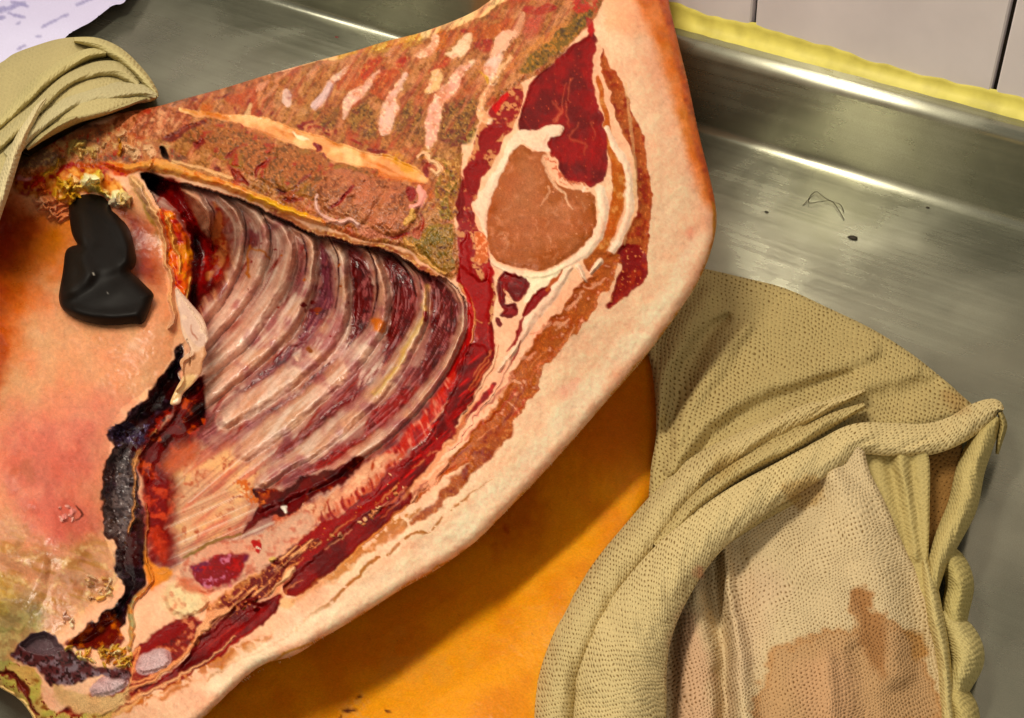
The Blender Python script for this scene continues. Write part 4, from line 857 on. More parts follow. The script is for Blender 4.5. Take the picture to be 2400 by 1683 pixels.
# the flank muscle goes on unbroken towards the breast
R.poly('L', [(2080, -60), (2040, 120), (1980, 240), (1900, 370), (1800, 460), (1650, 590), (1500, 720), (1390, 820), (1290, 900), (1200, 960), (1260, 985), (1275, 1030), (1310, 1062), (1400, 1000), (1500, 905), (1640, 785), (1740, 690), (1850, 565), (1960, 425), (2060, 265), (2150, 120), (2190, -60)], (146, 14, 10), col_, warp=9, soft=3, dh=-.001, mix=[((108, 5, 6), (-41, 80, 14, 6), .45, .6), ((190, 50, 30), (-41, 60, 6, 7), .66, .76)])
# lower breast end
R.poly(8, [(600, 560), (760, 470), (830, 430), (900, 440), (1000, 300), (960, 270), (820, 390), (700, 470)], (112, 14, 8), muscL, warp=12, soft=3, dh=-.0015)
R.poly(8, [(560, 300), (620, 290), (740, 380), (700, 420), (580, 330)], (196, 120, 70), warp=20, soft=6, tex=('n6', .4, .6))
R.line(8, [(840, 430, 16), (850, 450, 10)], (244, 226, 214), warp=6, round=.002)
R.poly(8, [(300, 720), (480, 620), (720, 580), (860, 500), (960, 440), (1000, 540), (860, 690), (700, 780), (540, 860), (420, 900), (300, 880)], (216, 172, 150), lab('breastbone', M_FAT, "pinkish breastbone with a purple red marrow patch"), warp=10, soft=5, dh=.002, mix=[((196, 130, 110), 'n15', .5, .7)])
R.poly(8, [(340, 740), (450, 700), (560, 680), (640, 690), (620, 780), (540, 850), (430, 860), (360, 820)], (140, 20, 40), None, warp=14, soft=6, mix=[((120, 30, 70), 'n40', .5, .6), ((196, 130, 150), 'n15', .62, .74), ((176, 26, 20), 'n15', .35, .25)], dh=-.001)
R.line(8, [(680, 630, 24), (710, 640, 20), (700, 680, 14)], (176, 40, 24), warp=10)
R.line(8, [(300, 700, 5), (380, 660, 8), (500, 600, 8), (600, 570, 5)], (150, 120, 76), warp=7, soft=2)
R.poly(8, [(190, 880), (250, 830), (330, 860), (430, 920), (430, 980), (340, 1020), (260, 1020), (190, 960)], (232, 206, 170), lab('breastbone_tip', M_FAT, "white knob of gristle at the tip of the breastbone"), warp=9, soft=10, dh=.004, mix=((206, 150, 120), 'n15', .55, .8))
R.poly(8, [(260, 800), (340, 830), (430, 900), (360, 900), (280, 860)], (206, 120, 90), warp=10, soft=8, alpha=.8)
R.poly(8, [(430, 960), (560, 860), (700, 780), (850, 690), (920, 740), (800, 860), (650, 900), (560, 1000), (470, 1080), (360, 1150), (330, 1120), (420, 1040)], (176, 116, 70), None, warp=12, soft=4, mix=[((216, 160, 120), 'n15', .5, .66), ((126, 24, 14), 'n15', .44, .34), ((228, 192, 140), 'n3', .85, .98)])
# lower red muscles
low = lab('breast_muscle', M_MUSCLE, "dark red breast muscle above the belly fat")
R.poly(8, [(1480, 340), (1420, 400), (1280, 450), (1130, 580), (1000, 700), (900, 790), (850, 850), (842, 900), (900, 922), (980, 880), (1100, 780), (1280, 630), (1450, 470), (1540, 380)], (136, 10, 8), low, warp=8, soft=2, dh=-.002, mix=((104, 4, 6), 'n40', .4, .6))
R.poly(8, [(790, 915), (700, 945), (600, 900), (560, 960), (480, 1070), (380, 1130), (330, 1200), (258, 1340), (330, 1310), (450, 1220), (620, 1095), (740, 985)], (136, 10, 8), low, warp=8, soft=2, dh=-.002, mix=((104, 4, 6), 'n40', .4, .6))
R.poly(8, [(1000, 540), (1200, 440), (1380, 340), (1450, 300), (1440, 340), (1300, 440), (1120, 540), (1000, 640), (900, 720), (860, 740), (900, 640)], (150, 26, 14), low, warp=12, soft=3, mix=[((206, 130, 80), 'n3', .86, .97)])
R.line(8, [(760, 880, 12), (830, 820, 20), (900, 780, 10)], (236, 196, 160), fatL, warp=9, round=.002)
R.poly(8, [(780, 870), (830, 830), (840, 920), (900, 940), (860, 990), (790, 960)], (234, 186, 146), fatL, warp=7)
R.line(8, [(340, 1150, 10), (420, 1080, 24), (500, 1000, 24), (560, 960, 6)], (226, 166, 130), warp=14, round=.002)
R.line(8, [(1530, 390, 8), (1560, 330, 22), (1640, 290, 26), (1720, 180, 10)], (232, 176, 146), warp=10, round=.002)
R.blobs(8, [(1060, 560), (1200, 530), (1400, 330), (1440, 380), (1160, 600), (1080, 620)], 16, 3.6, [(236, 196, 160), (206, 150, 110)], 15, dh=.002, warp=6)
R.blobs(8, [(600, 920), (640, 880), (720, 940), (700, 990), (610, 980)], 8, 4, [(226, 196, 130), (244, 220, 200)], 16, dh=.002, warp=6)
R.blobs(8, [(780, 700), (860, 690), (860, 760), (800, 780)], 4, 6, [(216, 186, 130)], 17, dh=.002, warp=6)
R.blobs(8, [(720, 430), (900, 430), (1700, 20), (1740, 60), (1460, 380), (1000, 520)], 14, 2, [(236, 190, 160)], 18, dh=.001, warp=4)
R.line(8, [(680, 975, 10), (700, 978, 6)], (250, 232, 210), warp=4, round=.002)
R.line(8, [(695, 650, 7), (712, 662, 5)], (250, 226, 210), warp=4, round=.002)
# tan layer and long brown seam in the belly fat
R.line(8, [(1500, 460, 14), (1380, 560, 22), (1240, 690, 20), (1130, 780, 16), (1090, 820, 5)], (186, 126, 70), None, warp=12, soft=4, tex=('n15', .34, .5))
R.line(8, [(1500, 420, 3), (1300, 600, 5), (1160, 740, 5), (1060, 820, 3)], (214, 150, 96), warp=7)
R.line(8, [(1960, 290, 2.5), (1850, 370, 4), (1720, 460, 6), (1620, 550, 8), (1520, 580, 8), (1420, 660, 9), (1300, 750, 9), (1190, 850, 9), (1080, 950, 11), (1000, 1010, 10), (900, 1080, 8), (760, 1180, 7), (640, 1240, 5), (500, 1310, 5), (420, 1370, 4)], (176, 118, 60), warp=9, soft=2.5, tex=('n15', .33, .45))
R.poly(8, [(500, 1220), (580, 1210), (600, 1250), (520, 1290), (440, 1310), (420, 1280)], (196, 130, 60), warp=12, soft=4)
R.poly(8, [(620, 1180), (670, 1165), (680, 1200), (630, 1220)], (196, 130, 70), warp=10, soft=4)
R.poly(8, [(380, 1290), (440, 1270), (450, 1310), (200, 1430), (80, 1500), (-60, 1560), (-80, 1530), (100, 1440)], (190, 120, 60), warp=14, soft=5, tex=('n15', .35, .5))
R.line(8, [(960, 1060, 16), (1040, 1020, 12)], (244, 220, 190), warp=10, soft=4)
R.poly(8, [(-60, 1480), (120, 1380), (260, 1330), (330, 1240), (300, 1350), (130, 1430), (0, 1530), (-120, 1590)], (226, 176, 132), fatL, warp=8)
# fine fat seams and fibres running along the flank
for k in range(64):
    i = rs.choice([0, 1, 2, 2, 3, 3])
    base = [[(1110, 700), (1100, 860), (1000, 1040), (820, 1200), (640, 1350)], [(1230, 860), (1120, 1010), (960, 1170), (760, 1330), (560, 1480)], [(1180, 800), (1050, 1000), (900, 1150), (700, 1320), (480, 1500)], [(1400, 640), (1300, 800), (1150, 980), (1000, 1100), (850, 1230)]][i]
    b = catmull([(x, y, 1) for x, y in base], False, 10); j = rs.randrange(1, len(b)-4); o_ = rs.uniform(-26, 26)
    R.line('S', [(b[j+q][0]+o_, b[j+q][1]+o_*.8, 1.1 if q in (0, 3) else 2.0) for q in range(0, 4)], rs.choice([(226, 170, 140), (206, 130, 100), (120, 12, 8), (170, 50, 26), (214, 150, 110)]), warp=9, soft=2, alpha=.6)
R.line('L', [(1480, 985, 5), (1560, 930, 12), (1660, 860, 16), (1800, 745, 14), (1880, 670, 8)], (182, 124, 74), None, warp=11, soft=5, tex=('n15', .32, .5))
# parallel layers of dark meat and thin fat running down to the corner
R.line('L', [(860, 1262, 16), (1000, 1135, 34), (1150, 1025, 44), (1290, 905, 34), (1430, 815, 18)], (116, 34, 22), low, warp=14, soft=4, mix=[((196, 130, 90), 'n6', .56, .8), ((222, 170, 130), (-40, 50, 6, 8), .62, .78)])
R.line('L', [(470, 1600, 16), (620, 1505, 20), (780, 1425, 30), (900, 1335, 48), (1050, 1235, 46), (1180, 1125, 44), (1245, 1065, 16)], (140, 12, 10), low, warp=9, soft=3, dh=-.001, mix=[((104, 4, 6), 'n40', .4, .6), ((176, 60, 40), (-40, 60, 5, 9), .62, .8)])
R.line('L', [(610, 1340, 8), (700, 1255, 34), (820, 1200, 34), (920, 1185, 10)], (140, 18, 28), low, warp=10, soft=4, mix=((104, 8, 14), 'n15', .45, .65))
R.line('L', [(870, 1250, 8), (930, 1180, 24), (1010, 1110, 14)], (226, 172, 136), None, warp=14, soft=4)
R.line('L', [(400, 1610, 12), (560, 1545, 14), (720, 1470, 14), (860, 1410, 10)], (146, 52, 28), None, warp=12, soft=3, mix=((214, 150, 106), 'n15', .52, .68))
R.line('L', [(440, 1600, 5), (620, 1520, 6), (760, 1450, 6), (900, 1370, 5), (1060, 1250, 4)], (226, 176, 140), None, warp=8, soft=3, round=.001)
R.line('L', [(700, 1540, 10), (900, 1420, 14), (1060, 1320, 16), (1200, 1240, 10)], (190, 126, 76), None, warp=14, soft=7, tex=('n15', .35, .6))
R.line('L', [(1300, 1110, 8), (1480, 985, 14), (1640, 870, 14), (1800, 745, 12)], (208, 146, 96), None, warp=12, soft=8, alpha=.7)
for k, (x, y) in enumerate([(1880, 440), (1760, 540), (1660, 600), (1600, 640), (1540, 680), (1480, 700), (1440, 740), (1940, 380), (2000, 300)]):
    R.line('L', [(x+34, y+20, 9), (x+4, y-26, 7), (x-8, y-70, 2)], (150, 24, 14), None, warp=9, soft=3)
R.line('L', [(2260, 320, 46), (2080, 520, 34), (1960, 640, 24), (1850, 730, 10)], (170, 98, 54), outer, warp=14, soft=5, mix=[((190, 128, 84), 'n6', .55, .8), ((140, 60, 26), 'n15', .5, .75)])
R.line('L', [(2120, 190, 6), (2040, 330, 9), (1930, 480, 8), (1800, 620, 6)], (214, 150, 110), None, warp=12, soft=4, alpha=.7)
# dark maroon hollow beside the first ribs
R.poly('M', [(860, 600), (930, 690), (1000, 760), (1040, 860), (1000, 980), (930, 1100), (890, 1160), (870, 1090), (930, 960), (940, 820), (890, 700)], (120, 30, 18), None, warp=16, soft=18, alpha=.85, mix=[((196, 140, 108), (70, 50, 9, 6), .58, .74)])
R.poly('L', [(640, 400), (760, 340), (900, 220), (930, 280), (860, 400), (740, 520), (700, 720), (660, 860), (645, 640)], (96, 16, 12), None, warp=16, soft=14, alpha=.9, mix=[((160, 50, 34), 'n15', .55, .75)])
# creamy outermost fat under the rind
R.line('S', [(1640, 560, 16), (1560, 700, 22), (1440, 850, 24), (1300, 1010, 24), (1150, 1170, 26), (1000, 1300, 24), (800, 1430, 24), (640, 1510, 20), (500, 1610, 18)], (248, 222, 196), None, warp=14, soft=14, alpha=.75)
# small bones bottom left
R.poly(8, [(-150, 1380), (0, 1300), (60, 1190), (200, 1070), (330, 1000), (380, 1060), (300, 1200), (240, 1300), (120, 1370), (-20, 1470), (-140, 1560), (-300, 1640), (-420, 1600), (-330, 1500)], (140, 44, 30), low, warp=14, soft=4, mix=[((200, 130, 100), 'n15', .52, .66), ((90, 14, 14), 'n15', .4, .28)])
R.poly(8, [(60, 1200), (120, 1130), (240, 1060), (330, 1050), (250, 1130), (160, 1180), (70, 1230)], (140, 14, 20), low, warp=10, dh=-.001)
for q in ([(620, 1370), (660, 1310), (740, 1295), (770, 1320), (760, 1370), (690, 1405), (630, 1410)], [(400, 1470), (460, 1430), (570, 1425), (580, 1460), (520, 1500), (430, 1512)]):
    R.poly(5, q, (206, 176, 176), lab('cut_rib_end', M_BONE, None), warp=6, soft=3, dh=.003, mix=((190, 150, 150), 'n40', .5, .7))
R.line(5, [(560, 1400, 8), (640, 1290, 5), (600, 1440, 5), (720, 1400, 5), (850, 1300, 6)], (216, 150, 110), warp=8)
R.line(5, [(560, 1500, 6), (700, 1430, 7), (820, 1330, 8), (900, 1230, 5)], (222, 160, 120), warp=8, round=.001)

# ---- belly side ---------------------------------------------------------------
lin_ = lab('belly_lining', M_LINING, "smooth peach and orange lining of the belly flap")
BEL = [(-120, 400), (30, 425), (110, 450), (170, 480), (250, 470), (330, 440), (350, 480), (372, 540), (386, 620), (392, 690), (410, 760), (402, 830), (375, 880), (360, 900), (300, 945), (265, 990), (258, 1060), (246, 1130), (240, 1200), (250, 1260), (272, 1340), (262, 1380), (180, 1440), (130, 1480), (60, 1500), (40, 1540), (20, 1560), (-120, 1560)]
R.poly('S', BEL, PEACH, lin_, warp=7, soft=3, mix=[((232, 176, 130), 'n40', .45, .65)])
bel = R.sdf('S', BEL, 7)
R.poly(4, [(-100, 300), (60, 330), (240, 380), (430, 420), (470, 600), (400, 720), (300, 800), (230, 950), (120, 1200), (60, 1400), (-100, 1500)], (214, 130, 66), warp=24, soft=57, clip=bel)
R.poly(4, [(-100, 400), (120, 380), (230, 420), (180, 560), (120, 640), (60, 800), (0, 1000), (-20, 1400), (-100, 1500)], (156, 56, 12), warp=24, soft=52, clip=bel, alpha=.9)
R.poly(4, [(300, 460), (420, 450), (470, 600), (360, 700), (280, 620)], (206, 140, 56), warp=20, soft=44, clip=bel, alpha=.8)
R.poly(4, [(680, 340), (840, 400), (940, 500), (1000, 640), (1020, 800), (1000, 900), (920, 860), (830, 780), (860, 640), (780, 440)], (166, 62, 24), None, warp=10, soft=26, clip=bel, mix=[((130, 24, 6), 'n40', .45, .6), ((186, 96, 40), 'n15', .65, .85)])
R.line(4, [(850, 170, 40), (920, 290, 40), (980, 420, 36), (1010, 520, 24), (1020, 590, 8)], (196, 160, 96), warp=10, soft=6, clip=bel, mix=((150, 136, 50), 'n15', .45, .6))
R.poly(4, [(930, 500), (1010, 520), (1030, 700), (1000, 860), (960, 980), (940, 900), (960, 760)], (220, 140, 90), warp=10, soft=35, clip=bel, alpha=.7)
R.poly(4, [(640, 1080), (900, 1060), (1040, 900), (1090, 1000), (1100, 1120), (1000, 1260), (960, 1400), (800, 1520), (500, 1500), (350, 1300), (400, 1120)], (238, 184, 136), warp=24, soft=57, clip=bel)
R.poly(5, [(0, 260), (200, 200), (400, 160), (540, 220), (500, 340), (470, 500), (440, 640), (440, 780), (300, 860), (160, 820), (40, 640), (-60, 500)], (226, 146, 118), warp=30, soft=66, clip=bel, mix=((232, 160, 128), 'n40', .45, .65))
R.poly(5, [(100, 640), (300, 600), (420, 740), (350, 850), (180, 830)], (220, 120, 100), warp=24, soft=60, clip=bel, alpha=.4)
R.poly(5, [(-100, 700), (60, 740), (120, 840), (300, 850), (440, 800), (520, 860), (520, 1000), (470, 1080), (350, 1150), (240, 1260), (100, 1260), (60, 1380), (-100, 1300)], (222, 174, 130), warp=20, soft=30, clip=bel, mix=[((206, 160, 100), (20, 60, 14, 6), .5, .65), ((236, 206, 150), 'n15', .6, .78)])
R.poly(5, [(-100, 900), (60, 1000), (160, 1060), (170, 1160), (110, 1240), (40, 1380), (-100, 1340)], (186, 160, 108), warp=22, soft=30, clip=bel, mix=((206, 190, 130), 'n15', .45, .65))
R.poly(5, [(-60, 980), (40, 960), (70, 1040), (20, 1120), (-60, 1120)], (206, 170, 80), warp=22, soft=18, clip=bel, alpha=.7)
for p, c in (([(60, 480, 20), (120, 500, 26), (160, 560, 12)], (206, 130, 96)), ([(170, 1150, 6), (100, 1080, 12), (40, 1060, 8)], (160, 130, 80)), ([(60, 840, 12), (150, 860, 14), (260, 880, 8)], (180, 140, 90)), ([(-20, 1200, 14), (80, 1180, 10), (150, 1120, 6)], (150, 144, 84)), ([(240, 960, 12), (300, 1020, 14), (380, 1040, 10)], (190, 130, 90)),
             ([(90, 760, 16), (140, 800, 10), (250, 900, 6)], (196, 140, 90)), ([(290, 1000, 30), (230, 960, 16)], (236, 190, 150))):
    R.line(5, p, c, warp=22, soft=9, alpha=.7, clip=bel)
R.blobs(5, [(360, 1070), (400, 980), (500, 980), (510, 1040), (440, 1090)], 14, 6, [(248, 226, 180), (240, 206, 160), (232, 196, 130)], 21, dh=.003, warp=9, el=1.6)
R.blobs(5, [(290, 1120), (340, 1110), (340, 1180), (300, 1180)], 7, 5, [(250, 224, 196)], 22, dh=.003, warp=8)
R.blobs(5, [(220, 680), (300, 650), (350, 690), (330, 710), (240, 710)], 9, 5, [(244, 200, 176), (236, 170, 150)], 23, dh=.002, warp=9)
R.line(5, [(350, 650, 4), (372, 690, 6), (350, 712, 4)], (120, 50, 24), warp=6, dh=-.001)
# gentle ridges on the lining
for p, a in ():
    pass
R.line(5, [(100, 500, 100), (200, 600, 140), (220, 760, 120), (330, 860, 80)], None, warp=3, round=.003)
R.line(5, [(40, 860, 60), (160, 900, 80), (300, 930, 80), (460, 980, 40)], None, warp=3, round=.003)
R.line(5, [(0, 1080, 60), (90, 1100, 80), (160, 1000, 60), (200, 900, 32)], None, warp=3, round=.003)
# torn yellow fat above the black piece
torn = lab('torn_fat', M_FAT, "torn yellow and white fat at the neck end of the backbone")
R.poly('D', [(120, 1340), (250, 1310), (400, 1280), (520, 1260), (700, 1290), (860, 1340), (960, 1400), (980, 1500), (1010, 1560), (900, 1560), (800, 1500), (600, 1440), (560, 1540), (500, 1560), (380, 1480), (330, 1560), (260, 1470), (140, 1440)], (196, 130, 66), torn, warp=14, soft=5, mix=[((150, 40, 16), 'n15', .46, .34), ((222, 176, 110), 'n15', .56, .7)])
R.blobs('D', [(650, 1340), (720, 1330), (800, 1400), (850, 1480), (980, 1490), (970, 1550), (860, 1530), (740, 1450), (660, 1400)], 26, 9, [(246, 238, 196), (236, 220, 160), (222, 200, 110), (226, 214, 150)], 31, dh=.005, warp=9, soft=2, el=1.4)
R.blobs('D', [(370, 1400), (480, 1340), (580, 1380), (620, 1440), (560, 1530), (490, 1520), (400, 1460)], 22, 8, [(226, 206, 130), (206, 170, 80), (232, 206, 160), (216, 150, 90)], 32, dh=.005, warp=9, soft=2, el=1.4)
R.blobs('D', [(300, 1480), (400, 1500), (510, 1560), (520, 1640), (400, 1640), (320, 1560)], 16, 6, [(236, 186, 140), (222, 160, 110)], 33, dh=.004, warp=9, soft=2, el=1.6)
R.blobs('D', [(240, 1330), (330, 1340), (350, 1460), (260, 1450)], 7, 6, [(176, 60, 24), (206, 120, 70)], 34, dh=.002, warp=9, soft=2, el=1.4)
R.line('D', [(340, 1330, 12), (400, 1270, 16), (440, 1190, 10)], (216, 180, 90), warp=9, round=.003)
R.line('D', [(430, 1300, 14), (480, 1250, 20), (560, 1240, 14)], (170, 20, 8), warp=9)
R.line('D', [(150, 1350, 20), (240, 1330, 14)], (206, 150, 150), warp=9, soft=4)
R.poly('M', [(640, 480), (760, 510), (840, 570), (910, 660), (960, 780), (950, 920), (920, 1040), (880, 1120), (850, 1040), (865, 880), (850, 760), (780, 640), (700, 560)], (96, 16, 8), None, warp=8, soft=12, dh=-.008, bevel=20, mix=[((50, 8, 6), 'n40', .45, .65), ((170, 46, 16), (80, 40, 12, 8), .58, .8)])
R.poly('M', [(790, 560), (850, 560), (910, 640), (945, 720), (930, 780), (880, 690), (820, 620)], (210, 166, 140), None, warp=7, soft=8, alpha=.9)
# diaphragm band: pale fold running down between belly and ribs
R.poly(4, [(880, 150), (1000, 160), (1080, 220), (1040, 300), (960, 260)], (30, 6, 6), lab('painted_recess_shade', M_MEMB, None), warp=6, soft=4, dh=-.012)  # near-black: shade under the backbone lip put into the colour
R.poly(4, [(1000, 220), (1110, 190), (1180, 320), (1240, 480), (1330, 560), (1420, 640), (1420, 760), (1320, 900), (1240, 1010), (1190, 960), (1215, 800), (1205, 600), (1150, 440), (1060, 330)], (146, 22, 10), None, warp=8, soft=8, dh=-.006, mix=[((90, 12, 8), 'n40', .5, .65), ((190, 60, 20), 'n15', .62, .8)])
R.poly(4, [(1210, 560), (1260, 560), (1240, 760), (1260, 920), (1250, 1000), (1200, 960)], (60, 10, 10), None, warp=8, soft=8, dh=-.004)
R.poly(4, [(1330, 320), (1400, 400), (1420, 560), (1400, 700), (1330, 800), (1300, 780), (1340, 600), (1350, 460)], (196, 130, 90), None, warp=10, soft=6, mix=((150, 40, 16), 'n15', .5, .62))
diaL = lab('diaphragm_fold', M_MEMB, "orange and cream fold of diaphragm between belly and ribs")
R.poly(4, [(1000, 380), (1070, 390), (1150, 480), (1200, 600), (1215, 760), (1200, 900), (1160, 940), (1090, 830), (1050, 680), (1060, 560)], (216, 116, 40), diaL, warp=10, soft=4, dh=.004, mix=[((176, 36, 10), 'n15', .42, .3), ((226, 160, 70), 'n15', .56, .7), ((206, 80, 24), 'n40', .55, .7)])
R.line(4, [(840, 175, 24), (900, 270, 30), (960, 360, 26), (1010, 460, 20), (1040, 560, 14), (1050, 680, 12), (1060, 760, 16), (1090, 840, 14), (1080, 930, 22), (1085, 1040, 20), (1060, 1120, 10)], (226, 184, 142), diaL, warp=8, soft=2.5, round=.006)
R.line(4, [(1060, 420, 10), (1090, 560, 18), (1130, 680, 16), (1150, 780, 10)], (228, 176, 110), warp=12, soft=3, round=.003)
R.line(4, [(1205, 800, 6), (1190, 900, 8), (1185, 950, 5)], (226, 186, 120), warp=5, round=.002)
# dark clotted cleft
cleft = lab('dark_cleft', M_MEMB, "black purple frosted cleft between belly flap and rib wall")
R.poly(5, [(760, 20), (820, -100), (830, 60), (800, 170), (750, 240), (700, 300), (660, 380), (640, 460), (620, 560), (640, 660), (660, 780), (665, 920), (650, 1010), (600, 1080), (560, 1200), (520, 1290), (430, 1290), (300, 1280), (420, 1170), (520, 1100), (548, 1020), (520, 950), (536, 840), (480, 760), (455, 660), (470, 560), (480, 450), (530, 390), (490, 320), (570, 260), (600, 210), (660, 150), (710, 60)],
       (40, 16, 24), cleft, warp=12, soft=3, dh=-.014, bevel=26, mix=[((84, 60, 74), 'n15', .56, .7), ((70, 18, 16), "n40", .58, .7)])
R.poly(5, [(500, 300), (560, 270), (640, 300), (660, 350), (560, 390)], (70, 56, 78), warp=14, soft=6, tex=('n6', .3, .6))
R.poly(5, [(530, 400), (600, 400), (600, 560), (590, 700), (560, 900), (540, 1000), (520, 900), (540, 800), (470, 740), (480, 640), (520, 560)], (116, 106, 106), warp=12, soft=6, mix=[((70, 58, 62), 'n6', .5, .4)], tex=('n15', .25, .45))
R.blobs(5, [(500, 420), (600, 400), (610, 560), (590, 760), (550, 1020), (520, 960), (540, 820), (460, 700), (480, 560)], 150, 1.3, [(170, 166, 170), (134, 126, 130), (196, 190, 190), (110, 84, 60)], 41, dh=.0006, warp=3, el=1.7)
R.blobs(5, [(500, 300), (640, 290), (740, 220), (720, 300), (560, 390)], 60, 1.6, [(130, 120, 150), (96, 84, 110)], 42, dh=.001, warp=3, el=1.7)
R.line(5, [(800, 180, 8), (740, 230, 20), (700, 290, 24), (660, 360, 20), (640, 420, 12)], (150, 50, 20), warp=14, soft=4, mix=((70, 10, 8), 'n15', .5, .6))
R.line(5, [(705, 300, 4), (650, 380, 8), (625, 440, 12), (615, 480, 8), (600, 560, 5), (600, 660, 6), (590, 760, 6)], (206, 156, 110), diaL, warp=8, soft=2, round=.004)
R.line(5, [(655, 640, 4), (668, 760, 7), (660, 860, 9), (690, 960, 9), (660, 1020, 8), (600, 1100, 14), (600, 1200, 12), (590, 1310, 8)], (206, 150, 90), diaL, warp=9, soft=2.5, round=.004, mix=((170, 160, 120), 'n15', .5, .7))
R.poly(5, [(640, 360), (720, 300), (780, 220), (880, 80), (930, 60), (930, 200), (900, 300), (800, 360), (740, 400), (700, 500), (690, 560), (650, 560)], (110, 22, 12), None, warp=12, soft=5, dh=-.004, mix=[((60, 8, 8), 'n40', .45, .6), ((186, 90, 50), 'n15', .64, .74)])
R.poly(5, [(650, 520), (760, 500), (830, 520), (800, 620), (770, 740), (810, 760), (780, 860), (800, 920), (740, 930), (690, 880), (660, 760)], (128, 20, 16), lab('red_breast_wall', M_MUSCLE, "bright red wet patch of flesh beside the dark cleft"), warp=14, soft=26, dh=-.003, bevel=30, mix=[((190, 84, 60), 'n15', .5, .7), ((110, 10, 16), 'n40', .45, .7)])
R.poly(5, [(750, 440), (840, 380), (900, 390), (850, 470), (770, 490)], (190, 110, 76), warp=14, soft=22)
R.line(5, [(710, 780, 16), (730, 840, 20), (740, 880, 12)], (186, 80, 56), warp=10, soft=16, round=.002)
R.poly(5, [(670, 880), (720, 930), (780, 940), (720, 1000), (680, 1030), (660, 960)], (216, 150, 80), warp=10, soft=5)
# lower left ragged end
R.poly(5, [(80, 1300), (110, 1230), (170, 1210), (240, 1230), (290, 1290), (330, 1300), (420, 1370), (600, 1400), (560, 1440), (420, 1420), (300, 1460), (220, 1470), (160, 1400), (60, 1350)], (96, 44, 44), None, warp=12, soft=4, mix=[((130, 110, 116), 'n15', .5, .64), ((60, 18, 14), 'n6', .42, .34)])
R.poly(5, [(90, 1280), (120, 1230), (190, 1215), (250, 1250), (290, 1300), (200, 1330), (110, 1310)], (112, 92, 96), lab('blood_clot', M_MEMB, "grey purple clot in the hollow at the lower left"), warp=9, soft=5, dh=-.006)
R.poly(5, [(290, 1280), (340, 1240), (420, 1180), (520, 1140), (560, 1280), (520, 1300), (420, 1280)], (120, 40, 12), None, warp=12, soft=5, mix=((196, 120, 40), 'n15', .55, .7))
R.blobs(5, [(300, 1290), (420, 1290), (540, 1290), (600, 1340), (600, 1390), (480, 1370), (380, 1340)], 60, 4.4, [(232, 200, 130), (206, 170, 90), (244, 222, 180), (196, 130, 60)], 51, dh=.003, warp=8, el=2, soft=1.5)
R.poly(5, [(-100, 1350), (60, 1370), (150, 1400), (190, 1480), (240, 1560), (350, 1600), (420, 1560), (560, 1500), (420, 1700), (60, 1700), (-100, 1500)], (206, 176, 120), None, warp=12, soft=4, mix=[((150, 100, 50), 'n15', .46, .34), ((190, 180, 110), 'n40', .5, .65), ((126, 40, 20), 'n6', .68, .78)])
R.poly(5, [(240, 1460), (420, 1500), (560, 1500), (600, 1430), (560, 1560), (440, 1590), (330, 1570)], (216, 180, 140), warp=12, soft=5)
R.line(5, [(-60, 1380, 8), (60, 1440, 14), (120, 1500, 12), (170, 1600, 10)], (120, 50, 20), warp=12, soft=3, dh=-.003)
R.line(5, [(-60, 1450, 10), (40, 1500, 12), (120, 1560, 12), (160, 1640, 10)], (226, 200, 150), warp=8, round=.003)

ib0 = np.isin(R.lab, [k for k, (n, m, l) in LAB.items() if m is M_BONE and n != 'cut_rib_end']); R.col = np.where(ib0[..., None], (R.col*.86+lin((180, 128, 92))*.14)*np.array([.84, .76, .70]), R.col).astype(np.float32)
# overall: minute colour grain, and physical unevenness
bone_ids = [k for k, (n, m, l) in LAB.items() if m is M_BONE and n != 'breastbone']
ib = np.isin(R.lab, bone_ids)
R.h = R.h+np.where(ib, .0014*(R.n6-.5)+.0007*(R.n3-.5)+.0012*(R.n15-.5), .00045*(R.n15-.5)+.00025*(R.n6-.5))+.0014*(R.n40-.5)
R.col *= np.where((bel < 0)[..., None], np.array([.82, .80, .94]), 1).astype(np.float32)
R.col *= (1+.14*(R.n3-.5)+.20*(R.n6-.5)+.12*(R.n15-.5)+.14*(R.n40-.5))[..., None]
hue = fbm(R.U/34+7, R.V/34, 77)-.5; hue2 = fbm(R.U/90, R.V/90, 78)-.5
R.col *= 1+(hue[..., None]*np.array([.06, -.14, -.18])+hue2[..., None]*np.array([.04, -.16, -.18])).astype(np.float32)
# the rim rounds over to the rind; the right skin side falls away steeply
R.round_edge(26, .008)
lum = (R.col@np.array([.3, .6, .1], np.float32))[..., None]; R.col = np.clip(lum+1.16*(R.col-lum), 0.003, .88); R.col = .97*R.col**1.27
R.finish()
carcass = thing("pork_carcass_half", "cut half of a pork carcass showing ribs, split backbone and round loin eye", "meat", loc=tuple(P(1000, 900, .0)[0]))
org = -Vector(carcass.location)
R.tidy(); R.tidy(120)
fl = R.lab[:-1, :-1]
small = []
for k, (n, m, l) in LAB.items():
    sel = fl == k
    cnt = (sel & R.fm).sum()
    if cnt < 12: continue
    for i, pc in enumerate(R.pieces(sel)):
        o = R.part(n, pc, m, carcass)
        if o is None: continue
        o.location = org
        if l and i == 0: o['label'] = l
o = R.skirt("rind", M_RIND, carcass, [(3, .004), (10, .016), (34, .04), (70, .075), (90, ('z', .004))], (190, 116, 34)); o.location = org
